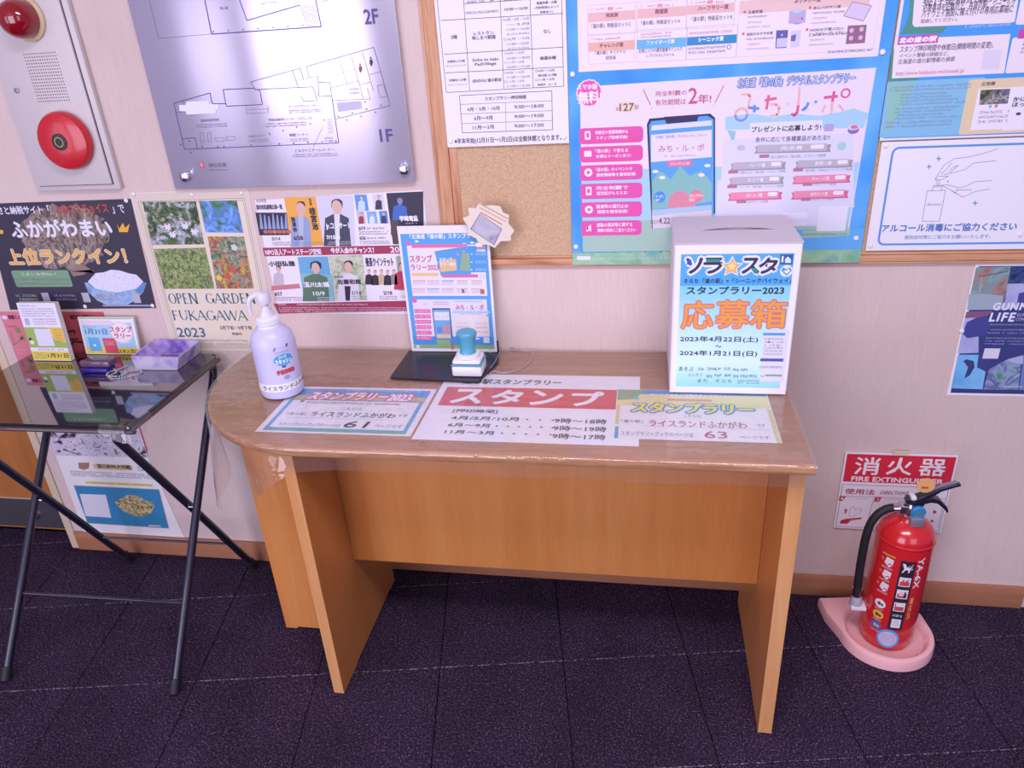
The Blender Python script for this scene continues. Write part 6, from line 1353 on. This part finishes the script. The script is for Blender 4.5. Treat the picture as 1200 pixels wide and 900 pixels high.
for yy in (-.045, -.385):
    bm = bmesh.new(); tube(bm, [(-1.60-TO[0], yy-TO[1], TZ-.026), (-1.11-TO[0], yy-TO[1], TZ-.026)], .0072, 10); obj('cross_tube', bm, M_BLACKMET, tb, True)

# items on the folding table
T0 = TZ+.0006
def stand_sheet(yb, yt, zb_, ztop, x0_, x1_, th, base='#eeeaf4'):
    B = np.array([0, yb, zb_]); Tt = np.array([0, yt, ztop]); V_ = (Tt-B)/np.linalg.norm(Tt-B); N_ = np.array([0, -V_[2], V_[1]])
    s_ = Sheet(B, X, V_, N_); h = np.linalg.norm(Tt-B); s_.slab([(x0_, 0), (x1_, 0), (x1_, h), (x0_, h)], base, th); return s_
s = stand_sheet(-.076, -.066, T0+.001, .864, -1.612, -1.498, .014, '#e6e0d4')
def zw(x, y): return (x/9, 360+y/9)
h_ = .160
def U(a): return -1.612+.114*a
s.put([(U(0), .001), (U(1), .001), (U(1), h_), (U(0), h_)], [[0, 1, 2, 3]], '#ecebf6', .5)
s.put([(U(.0), .037), (U(1), .037), (U(1), .094), (U(0), .094)], [[0, 1, 2, 3]], '#98b850', 1); s.put([(U(.72), .060), (U(1), .050), (U(1), .094), (U(.60), .094)], [[0, 1, 2, 3]], '#e8c044', 1.5)
s.put([(U(.25), .042), (U(.68), .042), (U(.68), .090), (U(.25), .090)], [[0, 1, 2, 3]], '#e0deee', 2)
s.put([(U(0), .002), (U(1), .002), (U(1), .027), (U(0), .027)], [[0, 1, 2, 3]], '#ecd84c', 1)
s.px = False
s.text('1月31日', U(.42), .009, U(.96), .021, '#4a4028', 3, .0005); s.greek(U(.04), .005, U(.38), .024, '#5a5030', 3, 10); s.greek(U(.76), .052, U(.96), .090, '#a86c30', 5, 5); s.greek(U(.2), .028, U(.9), .036, '#8c8ca0', 1, 20)
s.greek(U(.06), .150, U(.5), .156, '#5c8cc0', 1, 14); s.greek(U(.06), .122, U(.92), .148, '#c0a8c8', 4, 24); s.greek(U(.3), .100, U(.92), .120, '#c0a8c8', 3, 18); s.rect(U(.08), .100, U(.2), .118, '#b0b0cc', 2); s.disc(U(.08), .060, .005, '#34303c', 2); s.disc(U(.1), .052, .006, '#e8e8f0', 2.4)
o = s.build('leaflet_pad', 'thick pad of green and yellow leaflets leaning upright on the folding table', 'leaflets', origin=(-1.55, -.06, T0))
s = stand_sheet(-.030, -.018, T0+.001, .806, -1.488, -1.324, .008, '#e8e4dc')
h_ = .103
VS = s.V.copy(); s.V = s.V*(.103/.122); h_ = .122
def U(a): return -1.488+.164*a
s.put([(U(0), .001), (U(1), .001), (U(1), h_), (U(0), h_)], [[0, 1, 2, 3]], '#eef0f4', .5)
s.put([(U(.02), .116), (U(.98), .116), (U(.98), .1205), (U(.02), .1205)], [[0, 1, 2, 3]], '#a0c080', 1); s.put([(U(.04), .022), (U(.96), .022), (U(.96), .105), (U(.04), .105)], [[0, 1, 2, 3]], '#a4d4ec', 1)
s.put([(U(.04), .097), (U(.6), .097), (U(.6), .112), (U(.04), .112)], [[0, 1, 2, 3]], '#e8d0e4', 1.3); s.put([(U(.03), .002), (U(.97), .002), (U(.97), .022), (U(.03), .022)], [[0, 1, 2, 3]], '#ecd83c', 1)
s.px = False; s.V = s.V
s.text('1月31日', U(.08), .066, U(.48), .084, '#5078b8', 3, .0009); s.greek(U(.06), .086, U(.3), .095, '#5c7cb0', 2, 8); s.disc(U(.74), .073, .0325, '#f0e8ee', 2, .036); s.ring(U(.74), .073, .0335, .001, '#e08898', 2.3)
s.text('スタンプ', U(.54), .074, U(.94), .092, '#d03c4c', 4, .0009); s.text('ラリー', U(.6), .054, U(.9), .070, '#d03c4c', 4, .0009); s.put([(U(.38), .004), (U(.62), .004), (U(.60), .054), (U(.36), .054)], [[0, 1, 2, 3]], '#d8485c', 1.8); s.put([(U(.1), .01), (U(.32), .01), (U(.30), .056), (U(.1), .056)], [[0, 1, 2, 3]], '#58b0e0', 1.7)
s.text('スタンプに!', U(.62), .005, U(.97), .018, '#8c3c1c', 4, .0007); s.greek(U(.4), .03, U(.58), .045, '#f0c8cc', 3, 6); s.disc(U(.2), .03, .004, '#e8e8f0', 2)
o = s.build('leaflet_pad', 'smaller blue and yellow leaflet pad with a round pink logo, beside the plastic tray', 'leaflets', origin=(-1.335, -.09, T0))

# purple ink pad
c = hit(110, 440, (0, 0, T0), (0, 0, 1))
ik = thing('ink_pad', 'small purple ink pad with clear lid on the folding table', 'ink pad', (-1.377, -.130, T0))
bm = bmesh.new(); bx(bm, -.038, .038, -.018, .018, .0, .012, 0, .003); obj('case', bm, mat('violet_plastic', '#2c1c84', .3), ik, True)
bm = bmesh.new(); bx(bm, -.043, .040, -.008, .026, .0125, .028, 0, .003); obj('lid', bm, mat('smoky_plum', '#6c4c68', .2, coat=.5), ik, True)
# bead chain
pts = [hit(*p, (0, 0, T0+.002), (0, 0, 1)) for p in ((122, 427), (130, 430), (136, 436), (128, 441), (135, 444), (150, 441), (163, 438), (166, 435), (158, 434), (150, 436), (140, 441), (126, 440), (128, 436), (138, 433), (146, 430), (150, 428))]
bm = bmesh.new(); sp = spline(pts, 9)
acc = 0; last = sp[0]
for p in sp:
    acc += (p-last).length; last = p
    if acc > .0042 or p is sp[0]:
        acc = 0; r = bmesh.ops.create_icosphere(bm, subdivisions=1, radius=.0023)
        for v_ in r['verts']: v_.co += p
ch = obj('bead_chain', bm, mat('silver_beads', '#d8d4e0', .3, metal=.4), None, True); tag(ch, 'silver bead chain lying in loops between the ink pad and the plastic tray', 'chain')
# frosted tray
tr = thing('plastic_tray', 'translucent lavender plastic tray with violet ink stains near the table corner', 'tray', (-1.225, -.06, T0))
a = [hit(*p, (0, 0, T0+.036), (0, 0, 1)) for p in ((153, 417.6), (209, 419), (235, 399), (181, 396.6))]; b = [hit(*p, (0, 0, T0), (0, 0, 1)) for p in ((160, 433.5), (208, 434), (235, 413), (188, 412))]
def sub(p): return Vector((p[0]+1.225, p[1]+.06, p[2]-T0))
bm = bmesh.new(); A_ = [sub(p) for p in a]; B_ = [sub(p) for p in b]
cA = sum(A_, Vector())/4; cB = sum(B_, Vector())/4
ro = [bm.verts.new(p) for p in A_]; bo_ = [bm.verts.new(Vector((p.x, p.y, .0005))) for p in B_]; ri = [bm.verts.new(cA+(p-cA)*.93) for p in A_]
for q_ in ri: q_.co.z = .036
cB2 = Vector((cB.x, cB.y, .010)); bi = [bm.verts.new(cB2+(Vector((p.x, p.y, .010))-cB2)*.80) for p in B_]
for i in range(4):
    j = (i+1) % 4; bm.faces.new([bo_[i], bo_[j], ro[j], ro[i]]); bm.faces.new([ro[i], ro[j], ri[j], ri[i]]); bm.faces.new([ri[i], ri[j], bi[j], bi[i]]).material_index = 1
bm.faces.new(bi).material_index = 1; bm.faces.new(bo_[::-1])
M_TRAY = mat('lavender_plastic', None, .3, spec=.5, Transmission_Weight=.35)
n_ = noise(M_TRAY, coords(M_TRAY), 24, 2); lk(M_TRAY, ramp(M_TRAY, n_, [(.50, '#e4dcf6'), (.66, '#c4b0ea'), (.8, '#8c70cc')]), bsdf(M_TRAY).inputs['Base Color'])
M_TRIN = mat('lavender_stain_shade', None, .4)  # inner faces: ink stains plus a darker tone painted as recess shade
n_ = noise(M_TRIN, coords(M_TRIN), 30, 2); lk(M_TRIN, ramp(M_TRIN, n_, [(.4, '#c4b4e2'), (.55, '#a48cd4'), (.7, '#7450b0')]), bsdf(M_TRIN).inputs['Base Color'])
obj('tray_body', bm, [M_TRAY, M_TRIN], tr)
bm = bmesh.new(); bx(bm, (cB.x-.026), (cB.x+.026), cB.y-.016, cB.y+.016, .0105, .0115, 0, .0004); obj('recess_floor', bm, mat('violet_stain_shade', '#6a5c9c', .4), tr)  # ink stain, its colour deepened to shade the recess floor

# clear film over the near right corner of the table
bm = bmesh.new(); prevr = None
q = []
for k in range(25):
    t = k/24; 
    if t < .5: x, y = tx1-.06+.06*(t*2)**.8+.002, ty0-.004
    q.append(t)
NN = 20
for k in range(NN+1):
    t = k/NN; ang = -math.pi/2+math.pi/2*t
    if t < .35: x, y, nx, ny = tx1-.07+.055*t/.35, ty0-.002, 0, -1
    elif t > .65: x, y, nx, ny = tx1+.002, ty0+.015+.06*(t-.65)/.35, 1, 0
    else:
        a_ = -math.pi/2+math.pi/2*(t-.35)/.3; x, y, nx, ny = tx1-.014+.017*math.cos(a_), ty0+.014+.017*math.sin(a_), math.cos(a_), math.sin(a_)
    dr = .006+.022*math.sin(math.pi*t)
    col_ = [bm.verts.new((x-nx*.012, y-ny*.012, TZ+.0008)), bm.verts.new((x+nx*.001, y+ny*.001, TZ+.0006)), bm.verts.new((x+nx*.0045, y+ny*.0045, TZ-.004)), bm.verts.new((x+nx*(.006+.008*math.sin(math.pi*t)), y+ny*(.006+.008*math.sin(math.pi*t)), TZ-.004-dr))]
    if prevr:
        for i in range(3): bm.faces.new([prevr[i], prevr[i+1], col_[i+1], col_[i]])
    prevr = col_
cf = obj('corner_film', bm, M_FILM, None, True); tag(cf, 'clear plastic film wrapped over the near right corner of the folding table', 'film')

bpy.data.objects.remove(_to)
